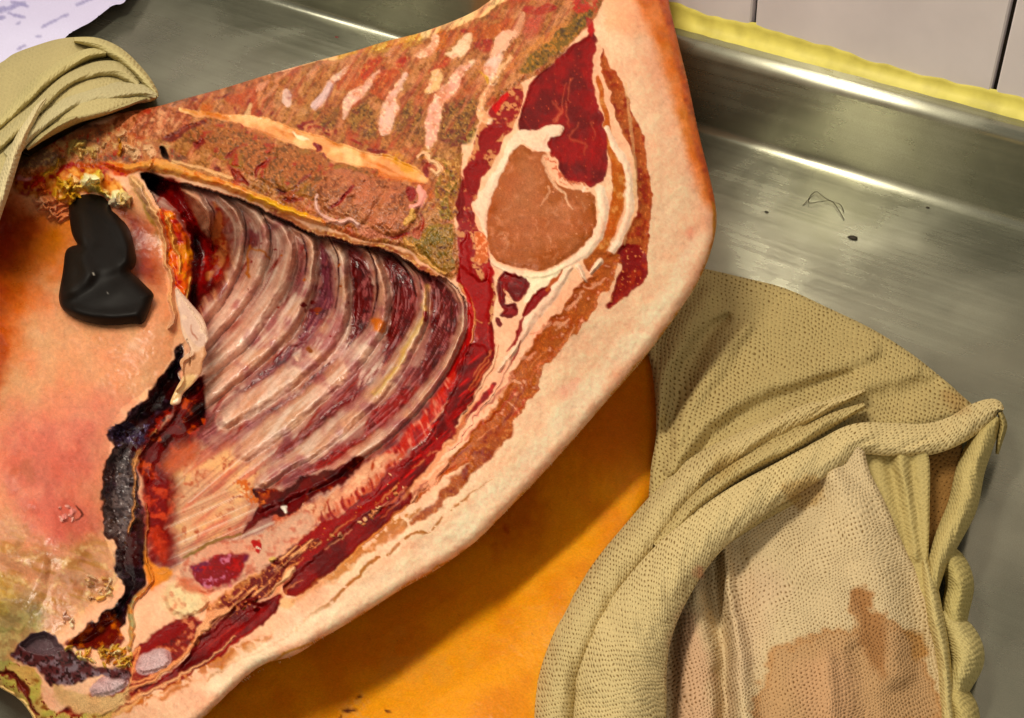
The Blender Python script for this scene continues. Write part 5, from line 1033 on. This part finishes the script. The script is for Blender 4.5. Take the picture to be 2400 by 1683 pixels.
# bristly shreds of fat on the cut edge
def shreds():
    V = []; F = []; C = []
    path = catmull([(1664, 595), (1632, 668), (1569, 762), (1495, 857), (1412, 952), (1330, 1046), (1252, 1132), (1182, 1203), (1112, 1272), (1022, 1336), (940, 1382), (836, 1449), (752, 1498), (690, 1536), (560, 1602)], False, 8)
    for i in range(230):
        k = rs.randrange(len(path)-1); t = rs.random(); p = path[k]*(1-t)+path[k+1]*t
        iu = int((p[0]-R.us[0])/R.step); iv = int((p[1]-R.vs[0])/R.step)
        g = np.array([R.gx[iv, iu], R.gy[iv, iu]]); p = p-g*rs.uniform(2, 7)
        iu = int((p[0]-R.us[0])/R.step); iv = int((p[1]-R.vs[0])/R.step)
        h = R.h[iv, iu]; L = rs.uniform(3, 9); w = rs.uniform(.6, 1.3); tn = np.array([-g[1], g[0]])
        q = p+g*L+tn*rs.uniform(-3, 3)
        b = len(V)
        for (a, z) in ((p-tn*w, h-.0006), (p+tn*w, h-.0006), (p, h+.0011), (q, h-.001)):
            V.append(P(a[0], a[1], z)[0]); C.append(lin(rs.choice([(240, 206, 170), (226, 180, 130), (250, 226, 200)])))
        F += [(b, b+2, b+3), (b+2, b+1, b+3), (b+1, b, b+3)]
    o = new_mesh_obj("fat_shreds", V, F, M_FAT, carcass, np.array(C)); o.location = org; o['kind'] = 'stuff'
shreds()
def place(o, t):
    o.location = -Vector(t.location); return o
def height_at(Rr, u, v):
    iu = np.clip(((u-Rr.us[0])/Rr.step).astype(int), 0, Rr.nx-1); iv = np.clip(((v-Rr.vs[0])/Rr.step).astype(int), 0, Rr.ny-1)
    return Rr.h[iv, iu]
# ------------------------------------------------------------------ leaf of membrane hanging over the cleft
def leaf():
    q = Relief(T(4, [(1105, 870), (1150, 910), (1215, 985), (1270, 1050), (1300, 1120), (1312, 1190), (1290, 1240), (1300, 1290), (1275, 1340), (1270, 1400), (1245, 1440), (1200, 1490), (1150, 1540), (1130, 1600), (1070, 1600), (1110, 1500), (1150, 1420), (1130, 1340), (1160, 1300), (1200, 1260), (1165, 1200), (1140, 1130), (1130, 1040), (1110, 960)]), 2.34,
               [(412, 680, .098), (450, 720, .100), (480, 780, .096), (490, 820, .094), (440, 800, .1), (430, 870, .098), (470, 860, .092), (420, 930, .088), (400, 950, .086)])
    q.col[:] = lin((214, 176, 146))
    q.poly(4, [(1100, 870), (1200, 960), (1300, 1110), (1312, 1200), (1250, 1240), (1180, 1180), (1130, 1060)], (206, 170, 150), warp=5, mix=((226, 190, 162), 'n15', .5, .7))
    q.line(4, [(1110, 880, 4), (1200, 1010, 5), (1290, 1160, 5), (1300, 1210, 4)], (232, 196, 166), warp=4, round=.0012)
    q.poly(4, [(1130, 1330), (1250, 1260), (1310, 1250), (1270, 1400), (1150, 1420)], (206, 150, 106), warp=8, soft=5)
    q.poly(4, [(1150, 1430), (1240, 1420), (1180, 1520), (1080, 1600), (1060, 1590)], (226, 186, 126), warp=8, soft=5)
    q.line(4, [(1200, 1110, 3), (1215, 1160, 5), (1240, 1200, 3)], (160, 90, 60), warp=6)
    q.line(4, [(1170, 1200, 3), (1190, 1280, 5), (1200, 1350, 3)], None, warp=6, round=-.003)
    q.line(4, [(1210, 1280, 14), (1150, 1340, 14), (1160, 1430, 12), (1120, 1520, 12)], None, warp=6, round=.003)
    q.h += .0012*(q.n15-.5); q.round_edge(6, .0015); q.finish()
    o = q.part("membrane_flap", np.ones_like(q.fm), M_MEMB, carcass); o.location = org; o['label'] = "thin pale torn flap of membrane curling over the rib cage"
    o = q.skirt("flap_edge", M_MEMB, carcass, [(3, .0015), (9, .006)]); o.location = org
leaf()

# ------------------------------------------------------------------ the black lobed piece
def black():
    OUTB = [(475, 290), (560, 262), (650, 280), (690, 340), (700, 380), (745, 420), (800, 480), (830, 550), (850, 640), (858, 700), (842, 745), (822, 768), (870, 810), (920, 860), (966, 912), (955, 960), (930, 1040), (895, 1096), (820, 1097), (740, 1105), (640, 1105), (540, 1085), (450, 1050), (390, 1000), (370, 940), (375, 880), (390, 800), (400, 730), (408, 660), (425, 625), (460, 606), (488, 600), (470, 570), (450, 520), (438, 440), (436, 350)]
    q = Relief(T(4, OUTB), 2.34, [(180, 465, .108), (240, 460, .110), (300, 540, .112), (230, 560, .116), (180, 520, .110), (310, 610, .108), (160, 640, .110), (150, 700, .104), (240, 660, .112), (350, 690, .102), (330, 750, .098), (240, 755, .098)])
    q.col[:] = lin((15, 11, 8))
    q.poly(4, [(440, 340), (520, 360), (560, 500), (540, 640), (560, 780), (480, 900), (400, 960), (380, 860), (420, 650), (490, 600), (440, 500)], (24, 18, 12), soft=20, warp=12)
    q.line(4, [(488, 602, 16), (540, 620, 30), (600, 560, 20)], None, round=-.002)
    q.line(4, [(500, 400, 40), (515, 480, 46), (520, 600, 50), (540, 700, 56), (560, 800, 60), (500, 870, 60), (430, 900, 46)], None, round=.0045)
    q.line(4, [(400, 960, 50), (520, 900, 80), (640, 850, 80), (740, 800, 60), (815, 772, 30)], None, round=-.003)
    q.line(4, [(640, 380, 30), (740, 480, 50), (800, 600, 46), (790, 700, 36)], None, round=.005)
    q.line(4, [(450, 1010, 30), (600, 1050, 40), (760, 1050, 40), (880, 1020, 30)], None, round=.004)
    q.line(4, [(590, 785, 2.5), (596, 798, 3)], (190, 184, 170)); q.line(4, [(664, 898, 2), (668, 904, 2)], (130, 126, 120))
    q.blur(26); q.round_edge(30, .010); q.finish()
    t = thing("black_offal", "smooth black lobed piece of offal hanging against the orange belly lining", "offal", loc=tuple(P(240, 600, .1)[0]))
    place(q.part("body", np.ones_like(q.fm), M_BLACK, t), t)
    place(q.skirt("underside", M_BLACK, t, [(4, .004), (14, .008)], (30, 22, 16)), t)
black()

# ------------------------------------------------------------------ the amber skinned piece underneath
def under():
    q = Relief(T('S', [(1570, 700), (1590, 860), (1580, 1000), (1555, 1120), (1480, 1260), (1420, 1400), (1380, 1560), (1390, 1790), (330, 1800), (420, 1640), (520, 1500), (700, 1380), (900, 1240), (1100, 1080), (1300, 880), (1450, 740)]), 4.0,
               [(1550, 800, .035), (1535, 1000, .03), (1450, 950, .03), (1400, 1100, .042), (1450, 1200, .05), (1250, 1200, .034), (1100, 1350, .040), (1300, 1400, .066), (1350, 1600, .06), (1150, 1650, .075), (900, 1450, .034), (850, 1650, .056), (600, 1600, .034), (450, 1780, .04)])
    q.col[:] = lin((228, 148, 12))
    f = fbm(q.U/130, q.V/130, 3)[..., None]
    q.col = q.col*(1-.5*sstep(.45, .75, f))+lin((206, 112, 8))*.5*sstep(.45, .75, f)
    q.poly(8, [(1300, 1280), (1380, 1200), (1450, 1100), (1600, 1230), (1750, 1180), (1830, 1260), (1700, 1380), (1400, 1420)], (216, 146, 40), soft=30, warp=30, alpha=.5, tex=('n40', .4, .6))
    q.poly(8, [(1150, 1500), (1250, 1440), (1280, 1560), (1200, 1600)], (216, 150, 60), soft=10, warp=20, alpha=.6, tex=('n15', .4, .6))
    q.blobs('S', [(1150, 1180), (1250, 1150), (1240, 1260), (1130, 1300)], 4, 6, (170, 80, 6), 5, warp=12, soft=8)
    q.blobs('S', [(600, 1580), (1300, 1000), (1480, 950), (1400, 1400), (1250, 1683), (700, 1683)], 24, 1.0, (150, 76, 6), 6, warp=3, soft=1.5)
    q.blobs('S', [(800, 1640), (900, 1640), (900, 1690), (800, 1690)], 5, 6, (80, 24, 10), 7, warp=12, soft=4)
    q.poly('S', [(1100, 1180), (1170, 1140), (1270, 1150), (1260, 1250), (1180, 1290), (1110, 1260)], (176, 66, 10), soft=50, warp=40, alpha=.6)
    q.poly('S', [(1300, 1020), (1420, 900), (1540, 880), (1540, 1060), (1420, 1120)], (206, 92, 10), soft=80, warp=40, alpha=.6)  # redder skin by the rim: the rim's shade is partly put into the colour
    q.col *= (1+.10*(q.n6-.5)+.08*(q.n3-.5))[..., None]
    q.h += .0009*(q.n15-.5)+.004*(fbm(q.U/150, q.V/150, 8)-.5)
    q.round_edge(60, .02); q.finish()
    t = thing("pork_joint", "amber skinned pork joint lying in shade beneath the fat rim and beside the cloth", "meat", loc=tuple(P(1150, 1450, 0)[0]))
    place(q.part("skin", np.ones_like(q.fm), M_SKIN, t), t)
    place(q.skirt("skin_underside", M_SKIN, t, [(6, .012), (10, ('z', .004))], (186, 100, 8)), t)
M_SKIN = tissue("amber_pork_skin", rough=.48, bump=.35, bscale=420, grain=.10, gscale=700, spec=.24, sss=.35)
M_SKIN.node_tree.nodes["Principled BSDF"].inputs["Subsurface Radius"].default_value = (1.0, .22, .03)
M_SKIN.node_tree.nodes["Principled BSDF"].inputs["Subsurface Scale"].default_value = .018
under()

# ------------------------------------------------------------------ knitted cloth
def knit_mat(name, strength=1.0):
    m = bpy.data.materials.new(name); m.use_nodes = True; nt = m.node_tree; L = nt.links
    b = nt.nodes['Principled BSDF']; b.inputs['Roughness'].default_value = .88; b.inputs['Specular IOR Level'].default_value = .15
    at = nd(nt, 'ShaderNodeAttribute', attribute_name="Col"); kn = nd(nt, 'ShaderNodeAttribute', attribute_name="knit")
    tc = nd(nt, 'ShaderNodeTexCoord')
    jn = nd(nt, 'ShaderNodeTexNoise'); jn.inputs['Scale'].default_value = .022; jn.inputs['Detail'].default_value = 3
    L.new(kn.outputs['Vector'], jn.inputs['Vector'])
    ja = nd(nt, 'ShaderNodeVectorMath', operation='MULTIPLY_ADD'); ja.inputs[1].default_value = (24, 24, 0)
    L.new(jn.outputs['Color'], ja.inputs[0]); L.new(kn.outputs['Vector'], ja.inputs[2])
    sp = nd(nt, 'ShaderNodeSeparateXYZ'); L.new(ja.outputs[0], sp.inputs[0])
    def mt(op, a, bb, v=None):
        n = nd(nt, 'ShaderNodeMath', operation=op)
        for i, x in enumerate((a, bb)):
            if x is None: continue
            if isinstance(x, (int, float)): n.inputs[i].default_value = x
            else: L.new(x, n.inputs[i])
        return n.outputs[0]
    X = mt('MULTIPLY', sp.outputs[0], 2*math.pi/11.5); Y = mt('MULTIPLY', sp.outputs[1], 2*math.pi/17.0)
    ca = mt('COSINE', mt('ADD', X, Y), None); cb = mt('COSINE', mt('SUBTRACT', X, Y), None)
    f = mt('MULTIPLY', mt('ADD', ca, cb), .5)                       # 1 at hole centres
    fine = nd(nt, 'ShaderNodeTexNoise'); fine.inputs['Scale'].default_value = .16; fine.inputs['Detail'].default_value = 2
    L.new(kn.outputs['Vector'], fine.inputs['Vector'])
    big = nd(nt, 'ShaderNodeTexNoise'); big.inputs['Scale'].default_value = .007; big.inputs['Detail'].default_value = 2
    L.new(kn.outputs['Vector'], big.inputs['Vector'])
    th = nd(nt, 'ShaderNodeMapRange'); th.inputs[1].default_value = .36; th.inputs[2].default_value = .64; th.inputs[3].default_value = .62; th.inputs[4].default_value = .10
    L.new(big.outputs['Fac'], th.inputs[0])
    f2 = mt('ADD', f, mt('MULTIPLY', mt('SUBTRACT', fine.outputs['Fac'], .5), 1.3))
    hole = nd(nt, 'ShaderNodeMapRange'); hole.interpolation_type = 'SMOOTHSTEP'
    L.new(f2, hole.inputs[0]); L.new(th.outputs[0], hole.inputs[1]); hole.inputs[2].default_value = 1.05; hole.inputs[3].default_value = 0; hole.inputs[4].default_value = strength
    fz = nd(nt, 'ShaderNodeTexNoise'); fz.inputs['Scale'].default_value = 1300; fz.inputs['Detail'].default_value = 2
    L.new(tc.outputs['Object'], fz.inputs['Vector'])
    fr = nd(nt, 'ShaderNodeMapRange'); fr.inputs[1].default_value = .3; fr.inputs[2].default_value = .7; fr.inputs[3].default_value = .86; fr.inputs[4].default_value = 1.14
    L.new(fz.outputs['Fac'], fr.inputs[0])
    sc = nd(nt, 'ShaderNodeVectorMath', operation='SCALE'); L.new(at.outputs['Color'], sc.inputs[0]); L.new(fr.outputs[0], sc.inputs['Scale'])
    mx = nd(nt, 'ShaderNodeMix', data_type='RGBA', blend_type='MULTIPLY')
    L.new(hole.outputs[0], mx.inputs['Factor']); L.new(sc.outputs[0], mx.inputs['A']); mx.inputs['B'].default_value = (.30, .22, .11, 1)
    L.new(mx.outputs['Result'], b.inputs['Base Color'])
    bp = nd(nt, 'ShaderNodeBump'); bp.inputs['Strength'].default_value = .45; bp.inputs['Distance'].default_value = .0007; bp.invert = True
    L.new(f2, bp.inputs['Height']); L.new(bp.outputs[0], b.inputs['Normal'])
    return m
M_KNIT = knit_mat("knitted_cotton"); M_KNIT_SOFT = knit_mat("fine_knitted_cotton", .3); M_PLAIN = knit_mat("smooth_cotton", .06)
CL = (204, 184, 132)

def rot_knit(q, ang, su=1, sv=1, wob=0):
    c, s_ = math.cos(math.radians(ang)), math.sin(math.radians(ang))
    a = (q.U*c+q.V*s_)*su; b = (-q.U*s_+q.V*c)*sv
    if wob:
        a = a+wob*(fbm(q.U/160, q.V/160, 21)-.5); b = b+wob*(fbm(q.U/160, q.V/160, 22)-.5)
    q.knit = np.stack([a, b], -1).astype(np.float32)

def ribbon(name, view, pts, ztop, bulge, mat, parent, col=CL, n=14, seg=3.0, shear=.5, fuzz=.0006, stain=None, under_=.012, k0=0, asym=0.0, crease=None):
    """a folded band of cloth: centre line with half widths, heights along it, a rounded cross section that tucks under at both edges"""
    p = catmull(T(view, pts), False, 8); L = np.concatenate([[0], np.cumsum(np.hypot(*np.diff(p[:, :2], axis=0).T))])
    m = max(8, int(L[-1]/seg)); s = np.linspace(0, L[-1], m)
    c = np.stack([np.interp(s, L, p[:, k]) for k in range(3)], 1)
    z = np.interp(s/L[-1], np.linspace(0, 1, len(ztop)), ztop)
    for _ in range(6): z[1:-1] = (z[:-2]+z[1:-1]*2+z[2:])/4
    tg = np.gradient(c[:, :2], axis=0); tg /= np.linalg.norm(tg, axis=1, keepdims=True); nm = np.stack([-tg[:, 1], tg[:, 0]], 1)
    X = np.linspace(-1, 1, n*2+1); H = 1-np.abs(X)**2.3; th = X*1.25
    X = np.concatenate([[-.93], X, [.93]]); H = np.concatenate([[-1], H, [-1]]); th = np.concatenate([[-1.35], th, [1.35]])
    U = c[:, 0:1]+nm[:, 0:1]*c[:, 2:3]*X; V = c[:, 1:2]+nm[:, 1:2]*c[:, 2:3]*X
    bl = bulge*np.clip(c[:, 2:3]/c[:, 2].max(), .3, 1)
    Hh = np.where(H > 0, H, H*under_/np.maximum(bl, 1e-4))
    Z = z[:, None]-bl+bl*Hh+asym*X[None, :]*c[:, 2:3]
    nz = fbm(U/26, V/26, 5+k0)-.5; Z = Z+fuzz*2*nz+bulge*.30*(fbm(s[:, None]/70+X*.6, X*1.1+s[:, None]/300, 11+k0)-.5)+fuzz*(vnoise(U/7, V/7, 3)-.5)
    if crease is not None:
        for (x0, w, d) in crease: Z = Z-d*np.exp(-((X[None, :]-x0-.12*(fbm(s/90, s*0, 9+k0)-.5)[:, None])/w)**2)
    Z = np.maximum(Z, .0015)
    pos = P(U, V, Z); C = np.tile(lin(col), (len(pos), 1))*(.93+.14*fbm(U/60, V/60, 2).ravel()[:, None])
    if stain is not None: C = stain(U.ravel(), V.ravel(), C)
    kn = np.stack([s[:, None]+shear*c[:, 2:3]*th[None, :], c[:, 2:3]*th[None, :]*1.0+0*s[:, None]], -1).reshape(-1, 2)
    w = len(th); I = np.arange(m*w).reshape(m, w)
    F = np.stack([I[:-1, :-1].ravel(), I[1:, :-1].ravel(), I[1:, 1:].ravel(), I[:-1, 1:].ravel()], 1)
    F = F[:, ::-1]
    o = new_mesh_obj(name, pos, F, mat, parent, C, None, kn)
    return place(o, parent)

def cloth_stain(U, V, C):
    def blob(view, pts, col, soft, a, warp=20):
        p = catmull(T(view, pts), True, 3)
        x = U+warp*(vnoise(U/40, V/40, 3)-.5)+warp*.6*(vnoise(U/13, V/13, 4)-.5); y = V+warp*(vnoise(U/40, V/40, 5)-.5)+warp*.6*(vnoise(U/13, V/13, 6)-.5)
        sd = poly_sd(x, y, p); t = (sstep(soft, -soft, sd)*a)[:, None]
        return sd, t, col
    for view, pts, col, soft, a in ((7, [(760, 1150), (860, 1080), (960, 1150), (900, 1250), (860, 1400), (780, 1600), (740, 1600), (760, 1350)], (204, 168, 138), 40, .4),
                                    (7, [(940, 800), (1060, 770), (1080, 830), (1010, 890), (960, 860)], (176, 140, 80), 10, .7),
                                    (7, [(720, 700), (780, 690), (790, 740), (730, 770)], (176, 146, 80), 16, .45),
                                    (7, [(1500, 480), (1560, 490), (1580, 540), (1540, 550)], (160, 120, 66), 12, .5),
                                    (7, [(580, 1250), (660, 1300), (700, 1620), (560, 1620)], (206, 160, 126), 24, .7),
                                    (7, [(640, 1090), (670, 1090), (665, 1130), (640, 1130)], (206, 140, 100), 6, .7)):
        sd, t, c = blob(view, pts, col, soft, a); C = C*(1-t)+lin(c)*t
    # the big brown stain: filled, with a darker tide line
    sd, t, c = blob(7, [(900, 1380), (980, 1340), (1080, 1310), (1150, 1290), (1200, 1290), (1190, 1200), (1225, 1165), (1265, 1230), (1320, 1270), (1400, 1310), (1450, 1350), (1460, 1450), (1480, 1640), (860, 1640), (880, 1500)], (182, 138, 92), 10, .8, 34)
    C = C*(1-t)+lin(c)*t
    e = (np.exp(-((sd+7)/7.0)**2)*.4)[:, None]; C = C*(1-e)+lin((180, 126, 70))*e
    for view, pts, col, soft, a in ((7, [(1190, 1185), (1225, 1165), (1260, 1230), (1300, 1280), (1310, 1400), (1290, 1480), (1250, 1420), (1210, 1340), (1215, 1260)], (146, 94, 44), 14, .7),
                                    (7, [(1370, 1300), (1440, 1310), (1450, 1380), (1400, 1400), (1380, 1350)], (170, 120, 50), 8, .6),
                                    (7, [(1000, 1440), (1160, 1400), (1200, 1620), (1040, 1620)], (206, 160, 120), 30, .5)):
        sd, t, c = blob(view, pts, col, soft, a); C = C*(1-t)+lin(c)*t
    return C

def sheet(name, view, pts, ctrl, ang, mat, parent, col, lines=(), step=3.2, su=1, sv=1, wob=20, edge=(14, .006), base=.002, stain=True):
    q = Relief(T(view, pts), step, ctrl)
    q.blur(2); q.col[:] = lin(col); q.col *= (.93+.14*fbm(q.U/70, q.V/70, 2))[..., None]
    for (vw, p, a) in lines: q.line(vw, [(x, y, w*(2.3 if a < 0 else 1.5)) for x, y, w in p], None, warp=5, round=a*(.75 if a < 0 else 1))
    if stain:
        q.col = cloth_stain(q.U.ravel(), q.V.ravel(), q.col.reshape(-1, 3)).reshape(q.col.shape)
    q.blur(5); q.h += .0012*(q.n40-.5)+.0005*(q.n15-.5)
    rot_knit(q, ang, su, sv, wob); q.round_edge(*edge); q.h = np.maximum(q.h, .0015); q.finish()
    place(q.part(name, np.ones_like(q.fm), mat, parent), parent)
    place(q.skirt(name+"_hem", mat, parent, [(2, .003), (8, ('z', base))]), parent)

def right_cloth():
    t = thing("knitted_cloth", "beige knitted meat cloth in loose folds with a brown stain, at the lower right", "cloth", loc=tuple(P(1800, 1300, 0)[0]))
    # upper sheet running under the rim
    sheet("upper_sheet", 7, [(540, 20), (660, 42), (800, 74), (950, 112), (1100, 180), (1250, 252), (1380, 332), (1480, 410), (1556, 476), (1620, 560), (1500, 700), (1300, 760), (1000, 860), (760, 1000), (600, 1120), (430, 1160), (470, 900), (484, 740), (500, 640), (500, 520), (484, 380), (440, 200)],
          [(1600, 650, .03), (1750, 700, .02), (1950, 780, .02), (2150, 900, .018), (2240, 960, .02), (1700, 850, .045), (1900, 950, .045), (2050, 1000, .035), (1560, 850, .05), (1560, 1000, .06), (1700, 1050, .06), (1500, 1300, .07), (1540, 1120, .06)], 150, M_KNIT, t, (182, 162, 108),
          [(7, [(745, 215, 10), (650, 320, 22), (590, 430, 26), (550, 560, 22), (535, 600, 10)], -.016), (7, [(690, 130, 30), (600, 260, 40), (540, 420, 34), (520, 560, 16)], .007), (7, [(820, 240, 20), (700, 400, 34), (620, 520, 34), (570, 640, 20)], .008),
           (7, [(1180, 420, 10), (1020, 470, 22), (860, 540, 26), (720, 620, 24), (600, 760, 20), (540, 850, 14)], -.010), (7, [(1250, 330, 30), (1000, 400, 46), (800, 480, 46), (650, 600, 40), (560, 740, 30)], .008),
           (7, [(1400, 400, 24), (1230, 440, 34), (1080, 500, 36)], .006), (7, [(1480, 440, 14), (1330, 500, 24), (1180, 545, 24), (1050, 590, 20)], -.008), (7, [(1540, 540, 20), (1380, 560, 34), (1250, 560, 30)], .006), (7, [(840, 430, 6), (900, 440, 6)], .002)], wob=30)
    # lighter lower sheet with the stain
    sheet("lower_sheet", 7, [(1180, 640), (1250, 760), (1310, 880), (1370, 1020), (1410, 1090), (1450, 1180), (1475, 1300), (1500, 1420), (1515, 1560), (1530, 1760), (480, 1760), (500, 1400), (560, 1200), (700, 1000), (900, 820)],
          [(2000, 1080, .065), (1900, 1200, .058), (2100, 1300, .05), (2160, 1400, .04), (2200, 1600, .036), (2050, 1500, .055), (1900, 1450, .062), (1750, 1350, .055), (1800, 1650, .065), (1600, 1500, .05), (1600, 1680, .052), (2000, 1680, .058), (1650, 1300, .05)], 24, M_KNIT, t, (206, 184, 142),
          [(7, [(700, 1040, 16), (715, 1200, 22), (738, 1400, 20), (745, 1640, 18)], -.022), (7, [(740, 990, 14), (755, 1180, 22), (790, 1400, 30), (815, 1640, 34)], .010), (7, [(790, 1000, 12), (830, 1250, 20), (880, 1450, 24), (900, 1640, 24)], -.004),
           (7, [(640, 1160, 20), (640, 1350, 50), (650, 1640, 60)], .008), (7, [(560, 1250, 16), (548, 1420, 20), (552, 1640, 18)], -.02), (7, [(1120, 760, 30), (1190, 900, 60), (1260, 1060, 70), (1320, 1250, 60), (1340, 1450, 50)], .007),
           (7, [(1000, 900, 40), (1000, 1100, 60), (1060, 1300, 50)], -.003), (7, [(1200, 1380, 20), (1220, 1500, 26), (1230, 1640, 26)], -.005), (7, [(1100, 1400, 24), (1110, 1520, 30), (1120, 1640, 30)], .004)], su=1.15, sv=1.15, wob=60)
    # panels to its right
    sheet("side_panel", 7, [(1190, 680), (1260, 670), (1360, 680), (1448, 680), (1455, 900), (1450, 1080), (1452, 1200), (1400, 1140), (1350, 1020), (1270, 860)],
          [(2050, 1080, .05), (2170, 1070, .055), (2170, 1300, .045), (2130, 1250, .045), (2080, 1150, .048)], 86, M_KNIT_SOFT, t, (184, 166, 108),
          [(7, [(1310, 700, 10), (1350, 850, 16), (1390, 1010, 12)], -.007), (7, [(1355, 690, 14), (1370, 850, 20), (1410, 1050, 14)], .006), (7, [(1395, 700, 6), (1400, 850, 9), (1425, 1040, 8)], -.005)], edge=(8, .003))
    sheet("inner_panel", 7, [(1440, 660), (1560, 640), (1560, 800), (1500, 960), (1460, 1090), (1448, 1050)],
          [(2175, 1060, .034), (2230, 1040, .034), (2200, 1200, .03), (2180, 1320, .028)], 70, M_KNIT, t, (136, 100, 52), edge=(8, .003), su=.9, sv=.9)
    # ruffled far edge
    ribbon("ruffle", 7, [(1470, 1010, 20), (1530, 1060, 44), (1560, 1140, 50), (1545, 1230, 50), (1540, 1300, 40)], [.036, .044, .046, .04, .034], .02, M_KNIT_SOFT, t, (186, 170, 108), k0=1)
    ribbon("ruffle", 7, [(1500, 1240, 24), (1560, 1320, 56), (1585, 1400, 62), (1560, 1480, 50), (1530, 1540, 40)], [.032, .042, .046, .042, .034], .024, M_KNIT_SOFT, t, (196, 180, 120), k0=2)
    ribbon("ruffle", 7, [(1500, 1470, 24), (1550, 1540, 50), (1575, 1610, 56), (1560, 1700, 50)], [.03, .04, .042, .038], .022, M_KNIT_SOFT, t, (190, 172, 110), k0=3)
    ribbon("fold", 7, [(1440, 1060, 12), (1455, 1140, 26), (1475, 1260, 30), (1500, 1380, 26), (1515, 1540, 26), (1525, 1700, 26)], [.05, .05, .05, .046, .044, .044], .014, M_KNIT_SOFT, t, (196, 178, 120), k0=4)
    ribbon("fold", 7, [(1690, 560, 22), (1650, 620, 42), (1600, 740, 50), (1570, 870, 52), (1520, 980, 46), (1480, 1080, 34), (1458, 1190, 20)], [.045, .055, .056, .056, .054, .052, .048], .020, M_KNIT_SOFT, t, (190, 172, 112), k0=5)
    # the long folds
    ribbon("fold", 7, [(150, 1760, 76), (150, 1610, 78), (178, 1450, 78), (250, 1290, 84), (345, 1130, 84), (450, 990, 78), (550, 860, 66), (660, 745, 56), (820, 650, 44), (1000, 560, 34), (1150, 500, 20), (1230, 470, 6)],
           [.088, .088, .088, .086, .084, .080, .078, .074, .068, .060, .05, .044], .022, M_KNIT, t, (196, 176, 124), k0=6, stain=cloth_stain)
    ribbon("fold", 7, [(500, 1010, 20), (580, 930, 34), (680, 830, 36), (790, 750, 34), (900, 690, 34), (1000, 640, 32), (1120, 570, 24), (1230, 520, 10)],
           [.078, .084, .084, .08, .078, .074, .066, .056], .018, M_KNIT, t, (186, 166, 112), k0=7, stain=cloth_stain)
    ribbon("fold", 7, [(350, 1760, 170), (365, 1600, 172), (385, 1430, 158), (445, 1270, 126), (545, 1110, 102), (660, 980, 84), (800, 870, 74), (950, 780, 66), (1090, 700, 62), (1200, 640, 56), (1320, 640, 58), (1440, 640, 56), (1540, 610, 52), (1620, 560, 48), (1680, 530, 34), (1712, 535, 8)],
           [.096, .096, .098, .098, .098, .096, .094, .090, .086, .080, .074, .068, .064, .060, .056, .05], .024, M_KNIT, t, (204, 184, 132), k0=8, stain=cloth_stain)
    ribbon("fold", 7, [(1700, 545, 10), (1712, 590, 14), (1700, 640, 12), (1690, 690, 6)], [.05, .048, .04, .03], .012, M_KNIT_SOFT, t, (170, 152, 96), k0=9)
right_cloth()

def left_cloth():
    t = thing("knitted_cloth", "greenish beige cloth bunched in smooth folds at the upper left, over the backbone's end", "cloth", loc=tuple(P(120, 250, 0)[0]))
    c1 = (176, 162, 114)
    sheet("base_sheet", 'D', [(-420, 640), (-200, 560), (0, 476), (100, 408), (250, 350), (450, 292), (640, 280), (780, 300), (900, 362), (1000, 440), (1100, 545), (1165, 650), (1195, 722), (1140, 765), (1000, 790), (850, 850), (700, 890), (550, 925), (400, 985), (250, 1060), (165, 1130), (135, 1210), (60, 1350), (-40, 1640), (-420, 1700)],
          [(0, 160, .10), (-100, 200, .1), (200, 95, .10), (320, 150, .11), (365, 215, .135), (250, 180, .14), (100, 180, .13), (0, 250, .14), (150, 280, .155), (80, 320, .15), (300, 250, .15), (0, 400, .15), (-100, 500, .14)], 160, M_PLAIN, t, c1,
          [('D', [(0, 560, 60), (200, 450, 80), (400, 380, 90), (600, 320, 60), (750, 330, 50)], .004)], stain=False, edge=(22, .012))
    rb = [([(-60, 980, 60), (60, 880, 56), (180, 760, 58), (300, 640, 60), (430, 540, 58), (560, 460, 54), (680, 410, 46), (800, 400, 30)], [.15, .15, .152, .152, .148, .144, .14, .132], (196, 182, 126)),
          ([(560, 300, 20), (700, 320, 40), (820, 370, 52), (920, 430, 50), (1020, 520, 44), (1100, 610, 40), (1165, 690, 24), (1190, 730, 8)], [.12, .13, .136, .14, .142, .142, .142, .14], (198, 184, 130)),
          ([(-60, 1130, 60), (80, 1010, 60), (200, 900, 56), (300, 800, 50), (400, 700, 50), (520, 610, 56), (640, 560, 66), (760, 530, 70), (880, 530, 66), (970, 580, 50), (1040, 640, 24)], [.156, .158, .16, .16, .158, .154, .15, .148, .146, .144, .14], (188, 174, 124)),
          ([(60, 1180, 50), (180, 1050, 56), (280, 960, 54), (380, 880, 56), (500, 800, 70), (620, 750, 84), (740, 720, 90), (860, 700, 86), (980, 690, 66), (1080, 690, 50), (1180, 720, 22)], [.158, .16, .16, .16, .158, .156, .154, .152, .15, .146, .142], (190, 178, 134)),
          ([(200, 1120, 20), (330, 1010, 44), (470, 930, 50), (600, 880, 44), (760, 850, 30), (900, 810, 22), (1020, 770, 16), (1110, 740, 8)], [.152, .155, .156, .156, .154, .152, .148, .142], (176, 162, 112)),
          ([(-90, 1760, 60), (-50, 1620, 60), (0, 1480, 58), (50, 1340, 54), (90, 1220, 50), (130, 1110, 46), (180, 1000, 42), (235, 900, 36), (290, 810, 28), (350, 740, 14)], [.16, .162, .164, .166, .168, .168, .168, .168, .165, .158], (214, 198, 152))]
    for i, (p, z, c) in enumerate(rb):
        ribbon("fold", 'D', p, z, .016, M_PLAIN, t, tuple(int(k*.93) for k in c), k0=20+i, fuzz=.0008, under_=.02)
left_cloth()
